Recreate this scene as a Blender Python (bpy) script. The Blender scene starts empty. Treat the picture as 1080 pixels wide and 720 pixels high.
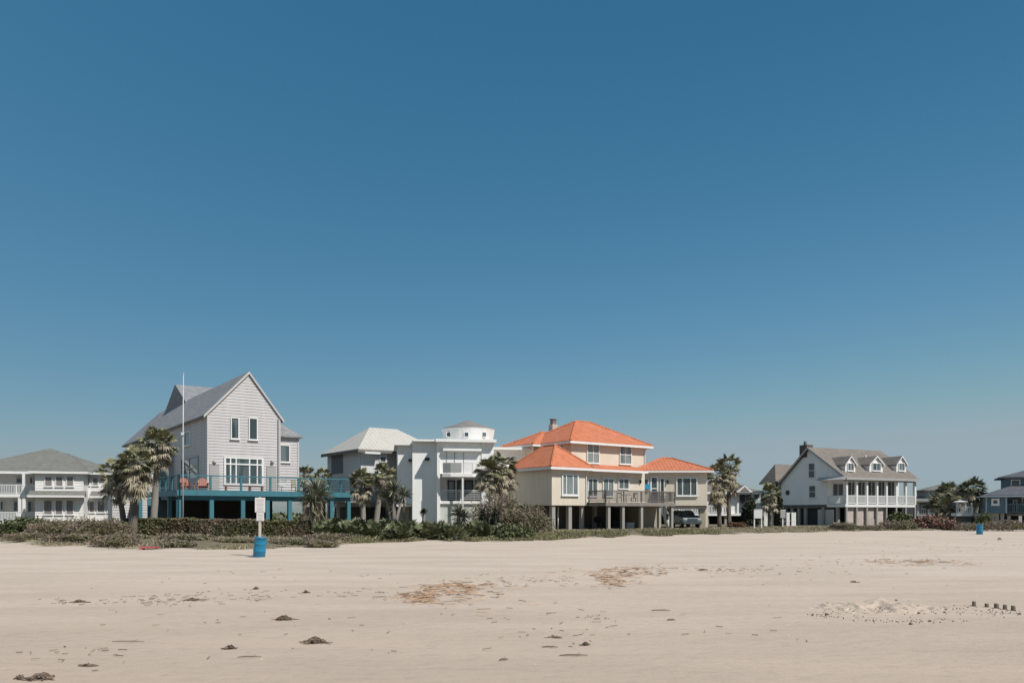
import bpy, bmesh, math, random
from mathutils import Vector, Matrix, noise as mnoise
R = math.radians
random.seed(7)
C = bpy.context.scene.collection
F, HY, CZ = 840.0, 541.0, 1.65          # focal length in photo pixels, horizon row, eye height

def gx(px, Y): return (px - 540) / F * Y
def gz(py, Y): return CZ + (HY - py) / F * Y

# ------------------------------------------------------------------ terrain height
EDGE = [(-400, 566), (0, 571), (60, 577), (130, 578), (180, 580), (260, 579), (330, 577), (400, 572), (480, 571), (560, 571),
        (620, 567), (700, 565), (780, 563), (860, 561), (930, 559.5), (1000, 559), (1080, 558), (1500, 556)]
def edge_Y(px):
    px = max(-400, min(1500, px))
    for (a, ya), (b, yb) in zip(EDGE, EDGE[1:]):
        if a <= px <= b:
            t = (px - a) / (b - a); y = ya + (yb - ya) * t
            return CZ * F / (y - HY)
    return 80
def sstep(a, b, x):
    t = max(0, min(1, (x - a) / (b - a))); return t * t * (3 - 2 * t)
def veg(x, y):
    if y < 20: return 0.0
    d = y - edge_Y(540 + x / y * F)
    d += 1.6 * mnoise.noise(Vector((x * .35, y * .22, 0))) + .8 * mnoise.noise(Vector((x * 1.1, y * .7, 3)))
    return sstep(-.6, 1.2, d)
def ground(x, y):
    if y < 4: return 0.0
    d = y - edge_Y(540 + x / max(y, 20) * F)
    h = .28 * sstep(-1, 7, d)
    h += .035 * mnoise.noise(Vector((x * .12, y * .3, 1))) * sstep(5, 9, y)
    h += .10 * sstep(-3, 2, d) * (1 - sstep(6, 16, d)) * mnoise.noise(Vector((x * .5, y * .5, 5)))
    if y > 200: h *= .3
    return h

# ------------------------------------------------------------------ mesh builder
class MB:
    def __init__(s): s.v = []; s.f = []
    def add(s, vs, fs):
        n = len(s.v); s.v += [tuple(p) for p in vs]; s.f += [tuple(i + n for i in q) for q in fs]
    def box(s, x0, x1, y0, y1, z0, z1):
        s.add([(x0, y0, z0), (x1, y0, z0), (x1, y1, z0), (x0, y1, z0), (x0, y0, z1), (x1, y0, z1), (x1, y1, z1), (x0, y1, z1)],
              [(0, 3, 2, 1), (4, 5, 6, 7), (0, 1, 5, 4), (1, 2, 6, 5), (2, 3, 7, 6), (3, 0, 4, 7)])
        return s
    def mbox(s, M, a0, a1, d0, d1, z0, z1):
        s.add([M(a0, d0, z0), M(a1, d0, z0), M(a1, d1, z0), M(a0, d1, z0), M(a0, d0, z1), M(a1, d0, z1), M(a1, d1, z1), M(a0, d1, z1)],
              [(0, 3, 2, 1), (4, 5, 6, 7), (0, 1, 5, 4), (1, 2, 6, 5), (2, 3, 7, 6), (3, 0, 4, 7)])
        return s
    def prism(s, A, B):                     # two matching loops
        n = len(A)
        s.add(list(A) + list(B), [tuple(range(n))[::-1], tuple(range(n, 2 * n))] + [(i, (i + 1) % n, n + (i + 1) % n, n + i) for i in range(n)])
        return s
    def tube(s, pts, rad, n=8, caps=True):
        pts = [Vector(p) for p in pts]
        if not isinstance(rad, (list, tuple)): rad = [rad] * len(pts)
        vs = []; fs = []
        for i, p in enumerate(pts):
            d = (pts[min(i + 1, len(pts) - 1)] - pts[max(i - 1, 0)])
            d = d.normalized() if d.length > 1e-9 else Vector((0, 0, 1))
            a = d.cross(Vector((0, 0, 1)) if abs(d.z) < .9 else Vector((1, 0, 0))).normalized(); b = d.cross(a)
            for k in range(n):
                t = 2 * math.pi * k / n
                vs.append(p + (a * math.cos(t) + b * math.sin(t)) * rad[i])
        for i in range(len(pts) - 1):
            for k in range(n):
                fs.append((i * n + k, i * n + (k + 1) % n, (i + 1) * n + (k + 1) % n, (i + 1) * n + k))
        if caps: fs.append(tuple(range(n))[::-1]); fs.append(tuple((len(pts) - 1) * n + k for k in range(n)))
        s.add(vs, fs); return s
    def lathe(s, prof, n=16, c=(0, 0, 0)):
        vs = []; fs = []
        for r, z in prof:
            for k in range(n):
                t = 2 * math.pi * k / n; vs.append((c[0] + r * math.cos(t), c[1] + r * math.sin(t), c[2] + z))
        for i in range(len(prof) - 1):
            for k in range(n): fs.append((i * n + k, i * n + (k + 1) % n, (i + 1) * n + (k + 1) % n, (i + 1) * n + k))
        fs.append(tuple(range(n))[::-1]); fs.append(tuple((len(prof) - 1) * n + k for k in range(n)))
        s.add(vs, fs); return s

def build(mb, name, mat, parent=None, smooth=False, recalc=True, uv=True):
    me = bpy.data.meshes.new(name)
    me.from_pydata(mb.v, [], mb.f)
    if recalc:
        bm = bmesh.new(); bm.from_mesh(me)
        bmesh.ops.recalc_face_normals(bm, faces=bm.faces); bm.to_mesh(me); bm.free()
    if uv:
        me.update(); l = me.uv_layers.new(name='UVMap'); d = l.data
        for p in me.polygons:
            n = p.normal
            if abs(n.z) > .995: h = Vector((1, 0, 0)); w = Vector((0, 1, 0))
            else:
                h = Vector((-n.y, n.x, 0)).normalized(); w = n.cross(h)
            for li in p.loop_indices:
                co = me.vertices[me.loops[li].vertex_index].co
                d[li].uv = (co.dot(h), co.dot(w))
    if smooth: me.polygons.foreach_set('use_smooth', [True] * len(me.polygons))
    me.materials.append(mat)
    o = bpy.data.objects.new(name, me); C.objects.link(o)
    if parent: o.parent = parent
    return o
def tag(o, label, cat, group=None, kind=None):
    if label: o['label'] = label
    if cat: o['category'] = cat
    if group: o['group'] = group
    if kind: o['kind'] = kind
    return o
def thing(name, label, cat, loc, rz=0, group=None):
    o = bpy.data.objects.new(name, None); C.objects.link(o); o.empty_display_size = .3
    o.location = loc; o.rotation_euler = (0, 0, rz)
    return tag(o, label, cat, group)
def copy_tree(o, parent=None):
    c = o.copy(); C.objects.link(c); c.parent = parent
    for ch in list(o.children): copy_tree(ch, c)
    return c

# ------------------------------------------------------------------ materials
def _mat(name):
    m = bpy.data.materials.new(name); m.use_nodes = True
    nt = m.node_tree; b = nt.nodes['Principled BSDF']
    return m, nt, b
def nd(nt, t, **kw):
    n = nt.nodes.new(t)
    for k, v in kw.items(): setattr(n, k, v)
    return n
def mixc(nt, fac, a, b, mode='MIX'):
    n = nd(nt, 'ShaderNodeMix', data_type='RGBA', blend_type=mode)
    for i, v in ((0, fac), (6, a), (7, b)):
        if hasattr(v, 'is_output'): nt.links.new(v, n.inputs[i])
        else: n.inputs[i].default_value = v if i == 0 else (*v[:3], 1)
    return n.outputs[2]
def ramp(nt, src, stops):
    n = nd(nt, 'ShaderNodeValToRGB'); e = n.color_ramp.elements
    while len(e) < len(stops): e.new(.5)
    for el, (p, c) in zip(e, stops):
        el.position = p; el.color = (*c, 1) if not isinstance(c, (int, float)) else (c, c, c, 1)
    nt.links.new(src, n.inputs[0]); return n.outputs[0]
def noise(nt, scale, detail=4, coord='Object', stretch=None, rough=.55):
    tc = nd(nt, 'ShaderNodeTexCoord'); n = nd(nt, 'ShaderNodeTexNoise')
    n.inputs['Scale'].default_value = scale; n.inputs['Detail'].default_value = detail; n.inputs['Roughness'].default_value = rough
    src = tc.outputs[coord]
    if stretch:
        mp = nd(nt, 'ShaderNodeMapping'); mp.inputs['Scale'].default_value = stretch
        nt.links.new(src, mp.inputs[0]); src = mp.outputs[0]
    nt.links.new(src, n.inputs['Vector']); return n.outputs['Fac']
def bump(nt, b, src, strength=.3, dist=.02):
    n = nd(nt, 'ShaderNodeBump'); n.inputs['Strength'].default_value = strength; n.inputs['Distance'].default_value = dist
    nt.links.new(src, n.inputs['Height']); nt.links.new(n.outputs[0], b.inputs['Normal'])
def M_paint(name, col, var=.12, rough=.65, scale=1.3, streak=True):
    m, nt, b = _mat(name)
    f = noise(nt, scale, 5, stretch=(1, 1, .25) if streak else None)
    f2 = noise(nt, 9, 3)
    c = mixc(nt, ramp(nt, f, [(.35, 0), (.7, 1)]), col, tuple(x * (1 - var) for x in col))
    c = mixc(nt, ramp(nt, f2, [(.55, 0), (.8, .5)]), c, tuple(x * (1 - 1.6 * var) for x in col))
    if streak:                                    # rain streaks and salt stains with shapes of their own
        f3 = noise(nt, 2.6, 5, stretch=(1, 1, .07), rough=.65)
        c = mixc(nt, ramp(nt, f3, [(.52, 0), (.74, .5)]), c, tuple(x * (1 - 2.2 * var) * k for x, k in zip(col, (1, .97, .93))))
    nt.links.new(c, b.inputs['Base Color']); b.inputs['Roughness'].default_value = rough
    bump(nt, b, f2, .15, .01)
    return m
def M_shingle(name, c1, c2, cm, bw=.32, bh=.16, rough=.85):
    m, nt, b = _mat(name)
    tc = nd(nt, 'ShaderNodeTexCoord'); br = nd(nt, 'ShaderNodeTexBrick')
    br.inputs['Color1'].default_value = (*c1, 1); br.inputs['Color2'].default_value = (*c2, 1); br.inputs['Mortar'].default_value = (*cm, 1)
    br.inputs['Scale'].default_value = 1; br.inputs['Mortar Size'].default_value = .012; br.inputs['Brick Width'].default_value = bw; br.inputs['Row Height'].default_value = bh
    nt.links.new(tc.outputs['UV'], br.inputs['Vector'])
    f = noise(nt, .9, 5)
    c = mixc(nt, ramp(nt, f, [(.35, 0), (.75, .35)]), br.outputs['Color'], tuple(x * .6 for x in c1))
    nt.links.new(c, b.inputs['Base Color']); b.inputs['Roughness'].default_value = rough
    iv = nd(nt, 'ShaderNodeMath', operation='SUBTRACT'); iv.inputs[0].default_value = 1; nt.links.new(br.outputs['Fac'], iv.inputs[1])
    bump(nt, b, iv.outputs[0], .6, .02)
    return m
def M_wave(name, c1, c2, period, axis=0, rough=.5, depth=.04, rows=None, strength=.8, metal=0):
    """profile that runs up the slope (tile columns, standing seams), optionally with cross rows"""
    m, nt, b = _mat(name)
    tc = nd(nt, 'ShaderNodeTexCoord'); sp = nd(nt, 'ShaderNodeSeparateXYZ'); nt.links.new(tc.outputs['UV'], sp.inputs[0])
    def saw(src, per):
        d = nd(nt, 'ShaderNodeMath', operation='DIVIDE'); nt.links.new(src, d.inputs[0]); d.inputs[1].default_value = per
        f = nd(nt, 'ShaderNodeMath', operation='FRACT'); nt.links.new(d.outputs[0], f.inputs[0]); return f.outputs[0]
    a = saw(sp.outputs[axis], period)
    pp = ramp(nt, a, [(0, 0), (.25, .8), (.5, 1), (.75, .8), (1, 0)]) if rows else ramp(nt, a, [(0, 1), (.06, 1), (.1, 0), (.9, 0), (.94, 1)])
    h = pp
    if rows:
        r = saw(sp.outputs[1 - axis], rows)
        mm = nd(nt, 'ShaderNodeMath', operation='MULTIPLY_ADD'); nt.links.new(r, mm.inputs[0]); mm.inputs[1].default_value = -.35; nt.links.new(pp, mm.inputs[2]); h = mm.outputs[0]
    f = noise(nt, 2.2, 5); f3 = noise(nt, 14, 2, coord='UV')
    c = mixc(nt, ramp(nt, f, [(.35, 0), (.7, 1)]), c1, c2)
    c = mixc(nt, ramp(nt, f3, [(.5, 0), (.7, .7)]), c, tuple(x * .62 for x in c2))
    f4 = noise(nt, .5, 6, rough=.7); c = mixc(nt, ramp(nt, f4, [(.45, 0), (.75, .22)]), c, tuple(min(1, x * .8 + .12) for x in c1))
    nt.links.new(c, b.inputs['Base Color']); b.inputs['Roughness'].default_value = rough; b.inputs['Metallic'].default_value = metal
    bump(nt, b, h, strength, depth)
    return m
def M_glass(name, col=(.035, .05, .055), rough=.06):
    m, nt, b = _mat(name)
    oi = nd(nt, 'ShaderNodeObjectInfo'); f = noise(nt, 1.6, 3, stretch=(1, 1, .12)); c = mixc(nt, ramp(nt, oi.outputs['Random'], [(.2, 0), (1, 1)]), col, tuple(x * 2.6 + .02 for x in col)); c = mixc(nt, ramp(nt, f, [(.5, 0), (.62, .8)]), c, tuple(x * 2.2 + .07 for x in col))
    nt.links.new(c, b.inputs['Base Color']); b.inputs['Roughness'].default_value = rough; b.inputs['IOR'].default_value = 1.5
    return m
def M_leaf(name, c1, c2, c3=None, rough=.6, trans=.0, clump=1.5):
    m, nt, b = _mat(name)
    g = nd(nt, 'ShaderNodeNewGeometry')
    c = mixc(nt, g.outputs['Random Per Island'], c1, c2)
    if c3:
        f = noise(nt, clump, 3)
        c = mixc(nt, ramp(nt, f, [(.42, 0), (.62, 1)]), c, c3)
    nt.links.new(c, b.inputs['Base Color']); b.inputs['Roughness'].default_value = rough
    b.inputs['Specular IOR Level'].default_value = .3
    return m

WHITE = M_paint('white_paint', (.78, .77, .75), .08)
OFFWH = M_paint('stucco_white', (.82, .82, .80), .08)
STUCCO_G = M_paint('stucco_grey_green', (.52, .54, .50), .08)
TRIM = M_paint('white_trim', (.72, .72, .71), .05)
SIDING = M_paint('lavender_grey_siding', (.52, .50, .50), .13)
SIDE_R = M_paint('pale_blue_siding', (.74, .745, .735), .08)
BEACHW = M_paint('beach_white_siding', (.75, .74, .72), .08)
CREAM = M_paint('cream_stucco', (.65, .58, .475), .09)
CREAM2 = M_paint('tan_stucco', (.36, .31, .24), .10)
TEAL = M_paint('teal_paint', (.05, .185, .235), .2, .55)
BLUEH = M_paint('slate_blue_siding', (.09, .155, .20), .12)
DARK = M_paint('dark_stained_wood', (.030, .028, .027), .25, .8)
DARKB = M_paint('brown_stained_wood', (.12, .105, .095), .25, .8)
WOODG = M_paint('weathered_wood', (.24, .215, .19), .25, .85)
CONC = M_paint('concrete_piling', (.34, .32, .29), .2, .85)
BRICK = M_shingle('pale_brick', (.44, .37, .335), (.54, .47, .43), (.46, .42, .39), .5, .2)
GROOF = M_shingle('grey_shingles', (.20, .205, .215), (.26, .265, .275), (.13, .13, .135), .45, .28)
FROOF = M_shingle('faded_grey_shingles', (.15, .15, .135), (.19, .19, .17), (.12, .12, .11), .4, .2)
BROOF = M_shingle('brown_shingles', (.165, .145, .125), (.225, .195, .17), (.12, .105, .09), .4, .2)
DROOF = M_shingle('slate_shingles', (.075, .08, .095), (.11, .115, .13), (.06, .06, .07), .4, .2)
MROOF = M_wave('pale_metal_roof', (.50, .47, .42), (.44, .42, .38), .45, 0, .75, .05)
TILE = M_wave('orange_clay_tiles', (.54, .18, .085), (.42, .125, .055), .34, 0, .8, .05, rows=.42, strength=.6)
GLASS = M_glass('window_glass')
GLASSB = M_glass('window_glass_teal', (.07, .088, .088))
SHUT = M_paint('mauve_storm_shutter', (.215, .19, .19), .08)
SCREEN = M_paint('porch_screen', (.11, .11, .115), .2, .9)
BLACKF = M_paint('black_frame', (.02, .022, .024), .1, .4)
GREYP = M_paint('grey_panel', (.36, .35, .34), .06)
MESHG = M_paint('grey_balustrade', (.33, .33, .32), .1)
IRON = M_paint('weathered_iron', (.17, .155, .145), .2, .7)
REDWOOD = M_paint('red_stained_wood', (.40, .13, .08), .2, .6)
TOWEL = M_paint('blue_towel', (.05, .38, .62), .1, .9)
BARREL = M_paint('blue_plastic', (.015, .20, .36), .15, .35)
METAL = M_paint('galvanised_metal', (.5, .5, .5), .1, .4)
SIGNW = M_paint('sign_white', (.70, .68, .66), .05, .5)
SIGNG = M_paint('sign_grey_ink', (.50, .46, .46), .1, .5)
SIGNR = M_paint('sign_red_ink', (.50, .25, .24), .1, .5)
RED = M_paint('faded_red_paint', (.55, .12, .12), .2, .6)
CARP = M_paint('silver_blue_car_paint', (.22, .26, .285), .03, .25)
CARD = M_paint('dark_car_trim', (.07, .085, .095), .05, .3)
RUBBER = M_paint('rubber', (.02, .02, .02), .1, .9)
LAMPR = M_paint('red_tail_lens', (.25, .02, .02), .05, .3)
BARK = M_paint('palm_bark', (.17, .15, .125), .35, .95, 3)
BARKP = M_paint('pale_palm_bark', (.30, .27, .24), .3, .95, 3)
TWIG = M_leaf('dry_twig', (.12, .095, .08), (.20, .165, .14), rough=.9)
PALM_L = M_leaf('palm_frond', (.085, .092, .045), (.29, .275, .165), rough=.5)
PALM_D = M_leaf('dead_frond', (.17, .145, .10), (.42, .37, .27), rough=.8)
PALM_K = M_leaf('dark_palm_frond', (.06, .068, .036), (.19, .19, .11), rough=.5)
YUC = M_leaf('yucca_blade', (.08, .09, .055), (.27, .27, .19), rough=.55)
PALMETTO = M_leaf('palmetto_fan', (.045, .057, .026), (.20, .21, .11), rough=.5)
HEDGE_G = M_leaf('hedge_green', (.065, .072, .03), (.18, .17, .08), (.20, .155, .10), clump=.7)
HEDGE_B = M_leaf('hedge_bronze', (.14, .105, .075), (.26, .21, .15), (.11, .11, .05), clump=.8)
BUSH_G = M_leaf('bush_green', (.055, .068, .03), (.14, .155, .07))
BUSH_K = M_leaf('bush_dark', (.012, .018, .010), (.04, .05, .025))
BUSH_B = M_leaf('bush_brown', (.15, .115, .085), (.29, .23, .175), (.16, .15, .08), clump=.5)
BUSH_M = M_leaf('bush_mauve', (.16, .13, .10), (.29, .24, .185), (.17, .16, .09), clump=.6)
BUSH_R = M_leaf('bush_red', (.21, .10, .08), (.32, .19, .15), (.17, .14, .09), clump=.9)
BUSH_O = M_leaf('bush_rust', (.16, .085, .05), (.24, .14, .09))
GRASS_M = M_leaf('dune_grass_blade', (.18, .165, .085), (.40, .34, .22), (.24, .20, .155), clump=.35)
REED = M_leaf('reed_straw', (.17, .095, .055), (.50, .34, .23), rough=.9)
WEED = M_leaf('dark_seaweed', (.08, .058, .042), (.26, .20, .155), rough=.9)
WRACK = M_leaf('wrack_bits', (.12, .09, .065), (.34, .27, .20), rough=.9)
WETSAND = M_paint('packed_damp_sand', (.19, .15, .12), .3, .95, 12, False)

def M_sand():
    m, nt, b = _mat('beach_sand')
    at = nd(nt, 'ShaderNodeAttribute', attribute_name='veg')
    tc = nd(nt, 'ShaderNodeTexCoord'); sp = nd(nt, 'ShaderNodeSeparateXYZ'); nt.links.new(tc.outputs['Object'], sp.inputs[0])
    big = noise(nt, .10, 5, stretch=(.35, 1, 1)); mid = noise(nt, .55, 6, stretch=(.35, 1.2, 1)); fine = noise(nt, 6, 6, stretch=(.6, 1, 1), rough=.7); grain = noise(nt, 55, 4, rough=.8)
    # damper, greyer sand seaward (towards the camera), drier and paler up the beach
    mr = nd(nt, 'ShaderNodeMapRange'); nt.links.new(sp.outputs[1], mr.inputs[0]); mr.inputs[1].default_value = 6; mr.inputs[2].default_value = 30
    ad = nd(nt, 'ShaderNodeMath', operation='MULTIPLY_ADD'); nt.links.new(big, ad.inputs[0]); ad.inputs[1].default_value = .7; nt.links.new(mr.outputs[0], ad.inputs[2])
    c = mixc(nt, ramp(nt, ad.outputs[0], [(.25, 0), (1.0, 1)]), (.445, .345, .272), (.54, .45, .375))
    c = mixc(nt, ramp(nt, mid, [(.36, .36), (.62, 0)]), c, (.34, .28, .22))
    c = mixc(nt, ramp(nt, fine, [(.25, .45), (.5, 0)]), c, (.30, .25, .20))
    c = mixc(nt, ramp(nt, grain, [(.3, .35), (.55, 0), (.75, .25)]), c, (.36, .30, .25))
    soil = mixc(nt, noise(nt, 1.4, 5), (.10, .09, .055), (.22, .185, .13))
    c = mixc(nt, at.outputs['Fac'], c, soil)
    nt.links.new(c, b.inputs['Base Color']); b.inputs['Roughness'].default_value = .95; b.inputs['Specular IOR Level'].default_value = .15
    mx = nd(nt, 'ShaderNodeMath', operation='MULTIPLY_ADD'); nt.links.new(mid, mx.inputs[0]); mx.inputs[1].default_value = 2.2; nt.links.new(fine, mx.inputs[2])
    m2 = nd(nt, 'ShaderNodeMath', operation='MULTIPLY_ADD'); nt.links.new(grain, m2.inputs[0]); m2.inputs[1].default_value = .25; nt.links.new(mx.outputs[0], m2.inputs[2])
    bump(nt, b, m2.outputs[0], .6, .05)
    return m
SAND = M_sand()

# ------------------------------------------------------------------ the setting: one ground sheet
def make_ground():
    def axis(lo, hi, st, far):
        a = []; v = lo; s = st
        while v > -far: s *= 1.35; v -= s; a.append(v)
        a = a[::-1]; n = int((hi - lo) / st); a += [lo + (hi - lo) * i / n for i in range(n + 1)]
        v = hi; s = st
        while v < far: s *= 1.35; v += s; a.append(v)
        return a
    xs = axis(-55, 75, .5, 3000); ys = axis(4, 100, .45, 3000)
    vs = [(x, y, ground(x, y)) for y in ys for x in xs]; n = len(xs)
    fs = [(j * n + i, j * n + i + 1, (j + 1) * n + i + 1, (j + 1) * n + i) for j in range(len(ys) - 1) for i in range(n - 1)]
    me = bpy.data.meshes.new('beach_sand'); me.from_pydata(vs, [], fs)
    a = me.attributes.new('veg', 'FLOAT', 'POINT'); a.data.foreach_set('value', [veg(v[0], v[1]) for v in vs])
    me.polygons.foreach_set('use_smooth', [True] * len(fs)); me.materials.append(SAND)
    o = bpy.data.objects.new('beach_sand', me); C.objects.link(o); o['kind'] = 'structure'; o['label'] = 'pale flat beach sand running up to the dune plants'
make_ground()

# ------------------------------------------------------------------ house kit
class House:
    def __init__(s, name, label, px, Y, th, cat='house'):
        s.th = R(th); s.c = math.cos(s.th); s.s = math.sin(s.th); s.X0 = gx(px, Y); s.Y0 = Y
        s.root = thing(name, label, cat, (s.X0, Y, 0), s.th)
    def U(s, px, v=0):
        k = (px - 540) / F; x0 = s.X0 - v * s.s; y0 = s.Y0 + v * s.c
        return (k * y0 - x0) / (s.c - k * s.s)
    def V(s, px, u=0):
        k = (px - 540) / F; x0 = s.X0 + u * s.c; y0 = s.Y0 + u * s.s
        return (k * y0 - x0) / (-s.s - k * s.c)
    def Yd(s, u, v): return s.Y0 + u * s.s + v * s.c
    def Z(s, py, u=0, v=0): return CZ + (HY - py) / F * s.Yd(u, v)
    def W(s, u, v, z=0): return (s.X0 + u * s.c - v * s.s, s.Y0 + u * s.s + v * s.c, z)
    def P(s, name, mb, mat, parent=None, **k): return build(mb, name, mat, parent or s.root, **k)
    def front(s, v): return lambda a, d, z: (a, v - d, z)
    def left(s, u): return lambda a, d, z: (u - d, a, z)
    def right(s, u): return lambda a, d, z: (u + d, a, z)

    def frame(s, M, a0, a1, z0, z1, nx=1, ny=1, fm=TRIM, gm=GLASS, fw=.075, name='window', pane='pane', sill=True, splits=None, parent=None):
        if a0 > a1: a0, a1 = a1, a0
        f = MB(); D0, D1 = -.02, .11
        f.mbox(M, a0, a0 + fw, D0, D1, z0, z1); f.mbox(M, a1 - fw, a1, D0, D1, z0, z1)
        f.mbox(M, a0 + fw, a1 - fw, D0, D1 - .004, z1 - fw, z1); f.mbox(M, a0 + fw, a1 - fw, D0, D1 - .004, z0, z0 + fw)
        mw = fw * .7
        cuts = splits or [i / nx for i in range(1, nx)]
        for t in cuts:
            x = a0 + (a1 - a0) * t; f.mbox(M, x - mw / 2, x + mw / 2, D0, D1 - .012, z0 + fw, z1 - fw)
        ys = [0.0] + [i / ny for i in range(1, ny)] + [1.0]
        for t in ys[1:-1]:
            z = z0 + (z1 - z0) * t; f.mbox(M, a0 + fw, a1 - fw, D0, D1 - .02, z - mw / 2, z + mw / 2)
        if sill: f.mbox(M, a0 - .06, a1 + .06, D0, D1 + .04, z0 - .05, z0 - .003)
        w = s.P(name, f, fm, parent)
        g = MB(); g.mbox(M, a0 + fw * .5, a1 - fw * .5, -.015, .055, z0 + fw * .5, z1 - fw * .5)
        build(g, pane, gm, w)
        return w
    def win(s, p0, p1, y0, y1, v=0, **k):
        a0, a1 = s.U(p0, v), s.U(p1, v); m = (a0 + a1) / 2
        return s.frame(s.front(v), a0, a1, s.Z(y1, m, v), s.Z(y0, m, v), **k)
    def lwin(s, p0, p1, y0, y1, u=0, **k):
        a0, a1 = s.V(p0, u), s.V(p1, u); m = (a0 + a1) / 2
        return s.frame(s.left(u), a0, a1, s.Z(y1, u, m), s.Z(y0, u, m), **k)

def siding(mb, M, poly, course=.2, out=.035):
    """lapped boards covering a convex outline given as (along, height)"""
    z0 = min(p[1] for p in poly); z1 = max(p[1] for p in poly)
    def span(z):
        xs = []
        for (a, b), (c, d) in zip(poly, poly[1:] + poly[:1]):
            if abs(b - d) < 1e-6:
                if abs(b - z) < 1e-4: xs += [a, c]
            elif min(b, d) - 1e-6 <= z <= max(b, d) + 1e-6: xs.append(a + (c - a) * (z - b) / (d - b))
        return (min(xs), max(xs)) if xs else None
    n = max(1, int((z1 - z0) / course + .5))
    for i in range(n):
        za = z0 + (z1 - z0) * i / n; zb = z0 + (z1 - z0) * (i + 1) / n
        sa = span(za + 1e-4); sb = span(zb - 1e-4)
        if not sa or not sb: continue
        mb.add([M(sa[0], out, za), M(sa[1], out, za), M(sb[1], .006, zb), M(sb[0], .006, zb), M(sa[0], .0, za), M(sa[1], .0, za)],
               [(0, 1, 2, 3), (4, 5, 1, 0)])
def hip(mb, u0, u1, v0, v1, ze, zr, oh=.45, th=.16, ridge='u', inset=None, cap=0):
    """hipped roof with a fascia; inset = ridge end inset (0 -> gable)"""
    u0 -= oh; u1 += oh; v0 -= oh; v1 += oh
    um, vm = (u0 + u1) / 2, (v0 + v1) / 2
    if ridge == 'u':
        i = (v1 - v0) / 2 if inset is None else inset; i = min(i, (u1 - u0) / 2 - .01)
        A, B = (u0 + i, vm, zr), (u1 - i, vm, zr)
    else:
        i = (u1 - u0) / 2 if inset is None else inset; i = min(i, (v1 - v0) / 2 - .01)
        A, B = (um, v0 + i, zr), (um, v1 - i, zr)
    e = [(u0, v0, ze), (u1, v0, ze), (u1, v1, ze), (u0, v1, ze)]
    lo = [(x, y, ze - th) for x, y, z in e]
    vs = e + [A, B] + lo
    if ridge == 'u': fs = [(0, 1, 5, 4), (1, 2, 5), (2, 3, 4, 5), (3, 0, 4)]
    else: fs = [(0, 1, 4), (1, 2, 5, 4), (2, 3, 5), (3, 0, 4, 5)]
    fs += [(0, 6, 7, 1), (1, 7, 8, 2), (2, 8, 9, 3), (3, 9, 6, 0), (9, 8, 7, 6)]
    mb.add(vs, fs)
    if cap:
        ends = ((0, A), (1, B), (2, B), (3, A)) if ridge == 'u' else ((0, A), (1, A), (2, B), (3, B))
        for i_, E in ends: mb.tube([e[i_], E], cap, 6)
        mb.tube([A, B], cap, 6)
def fascia(mb, u0, u1, v0, v1, z, oh=.45, h=.2, t=.05):
    u0 -= oh; u1 += oh; v0 -= oh; v1 += oh
    mb.box(u0 - t, u1 + t, v0 - t, v0 - .003, z - h, z - .02); mb.box(u0 - t, u0 - .003, v0, v1, z - h, z - .02); mb.box(u1 + .003, u1 + t, v0, v1, z - h, z - .02)
def railing(mb, pts, z, h=1.0, post=1.8, n=0, bal=0, pw=.09, rw=.05, bw=.03, skipend=False, topw=None):
    """pts: (u,v) corners; n horizontal bars or balusters every bal metres"""
    for (a, b) in zip(pts, pts[1:]):
        a = Vector((*a, z)); b = Vector((*b, z)); L = (b - a).length; d = (b - a) / L; s = Vector((-d.y, d.x, 0))
        def bar(p, q, w, z0, z1):
            mb.add([p - s * w + Vector((0, 0, z0)), q - s * w + Vector((0, 0, z0)), q + s * w + Vector((0, 0, z0)), p + s * w + Vector((0, 0, z0)),
                    p - s * w + Vector((0, 0, z1)), q - s * w + Vector((0, 0, z1)), q + s * w + Vector((0, 0, z1)), p + s * w + Vector((0, 0, z1))],
                   [(0, 3, 2, 1), (4, 5, 6, 7), (0, 1, 5, 4), (1, 2, 6, 5), (2, 3, 7, 6), (3, 0, 4, 7)])
        k = max(1, round(L / post)) if post else 1
        for i in range(k + 1):
            p = a + d * (L * i / k); bar(p - d * pw / 2, p + d * pw / 2, pw / 2, 0, h - .003)
        tw = topw or rw
        bar(a, b, tw, h - .06, h + .02)
        if bal: bar(a, b, rw * .7, .08, .14)
        for i in range(n):
            zz = h * (i + 1) / (n + 1); bar(a, b, bw / 2, zz - bw / 2, zz + bw / 2)
        if bal:
            m = int(L / bal)
            for i in range(m):
                p = a + d * (L * (i + .5) / m); bar(p - d * bw / 2, p + d * bw / 2, bw / 2, .14, h - .06)
def post(h, name, mat, u, v, z0, z1, w=.25, rnd=False):
    mb = MB()
    if rnd: mb.lathe([(w / 2, z0), (w / 2 * .95, z1)], 10, (u, v, 0))
    else: mb.box(u - w / 2, u + w / 2, v - w / 2, v + w / 2, z0, z1)
    return h.P(name, mb, mat, smooth=False)

# ================================================================== 1. grey gabled house with the teal deck
h = House('gabled_house', 'grey lap-sided house with steep gable and wraparound teal deck on posts', 219, 58, 35.5)
w = h.U(295, 0); zf = 3.18; ze = h.Z(435, 0, 0); za = h.Z(393, w / 2, 0); D = 32.0
um = w / 2 + .3
b = MB(); pf = [(0, zf - .3), (w, zf - .3), (w, ze), (um, za - .12), (0, ze)]
b.prism([(a, 0, z) for a, z in pf], [(a, D, z) for a, z in pf])
siding(b, h.front(0), [(0, zf - .3), (w, zf - .3), (w, ze), (um, za - .12), (0, ze)], .215, .032)
siding(b, h.left(0), [(0, zf - .3), (D, zf - .3), (D, ze), (0, ze)], .215, .045)
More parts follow.
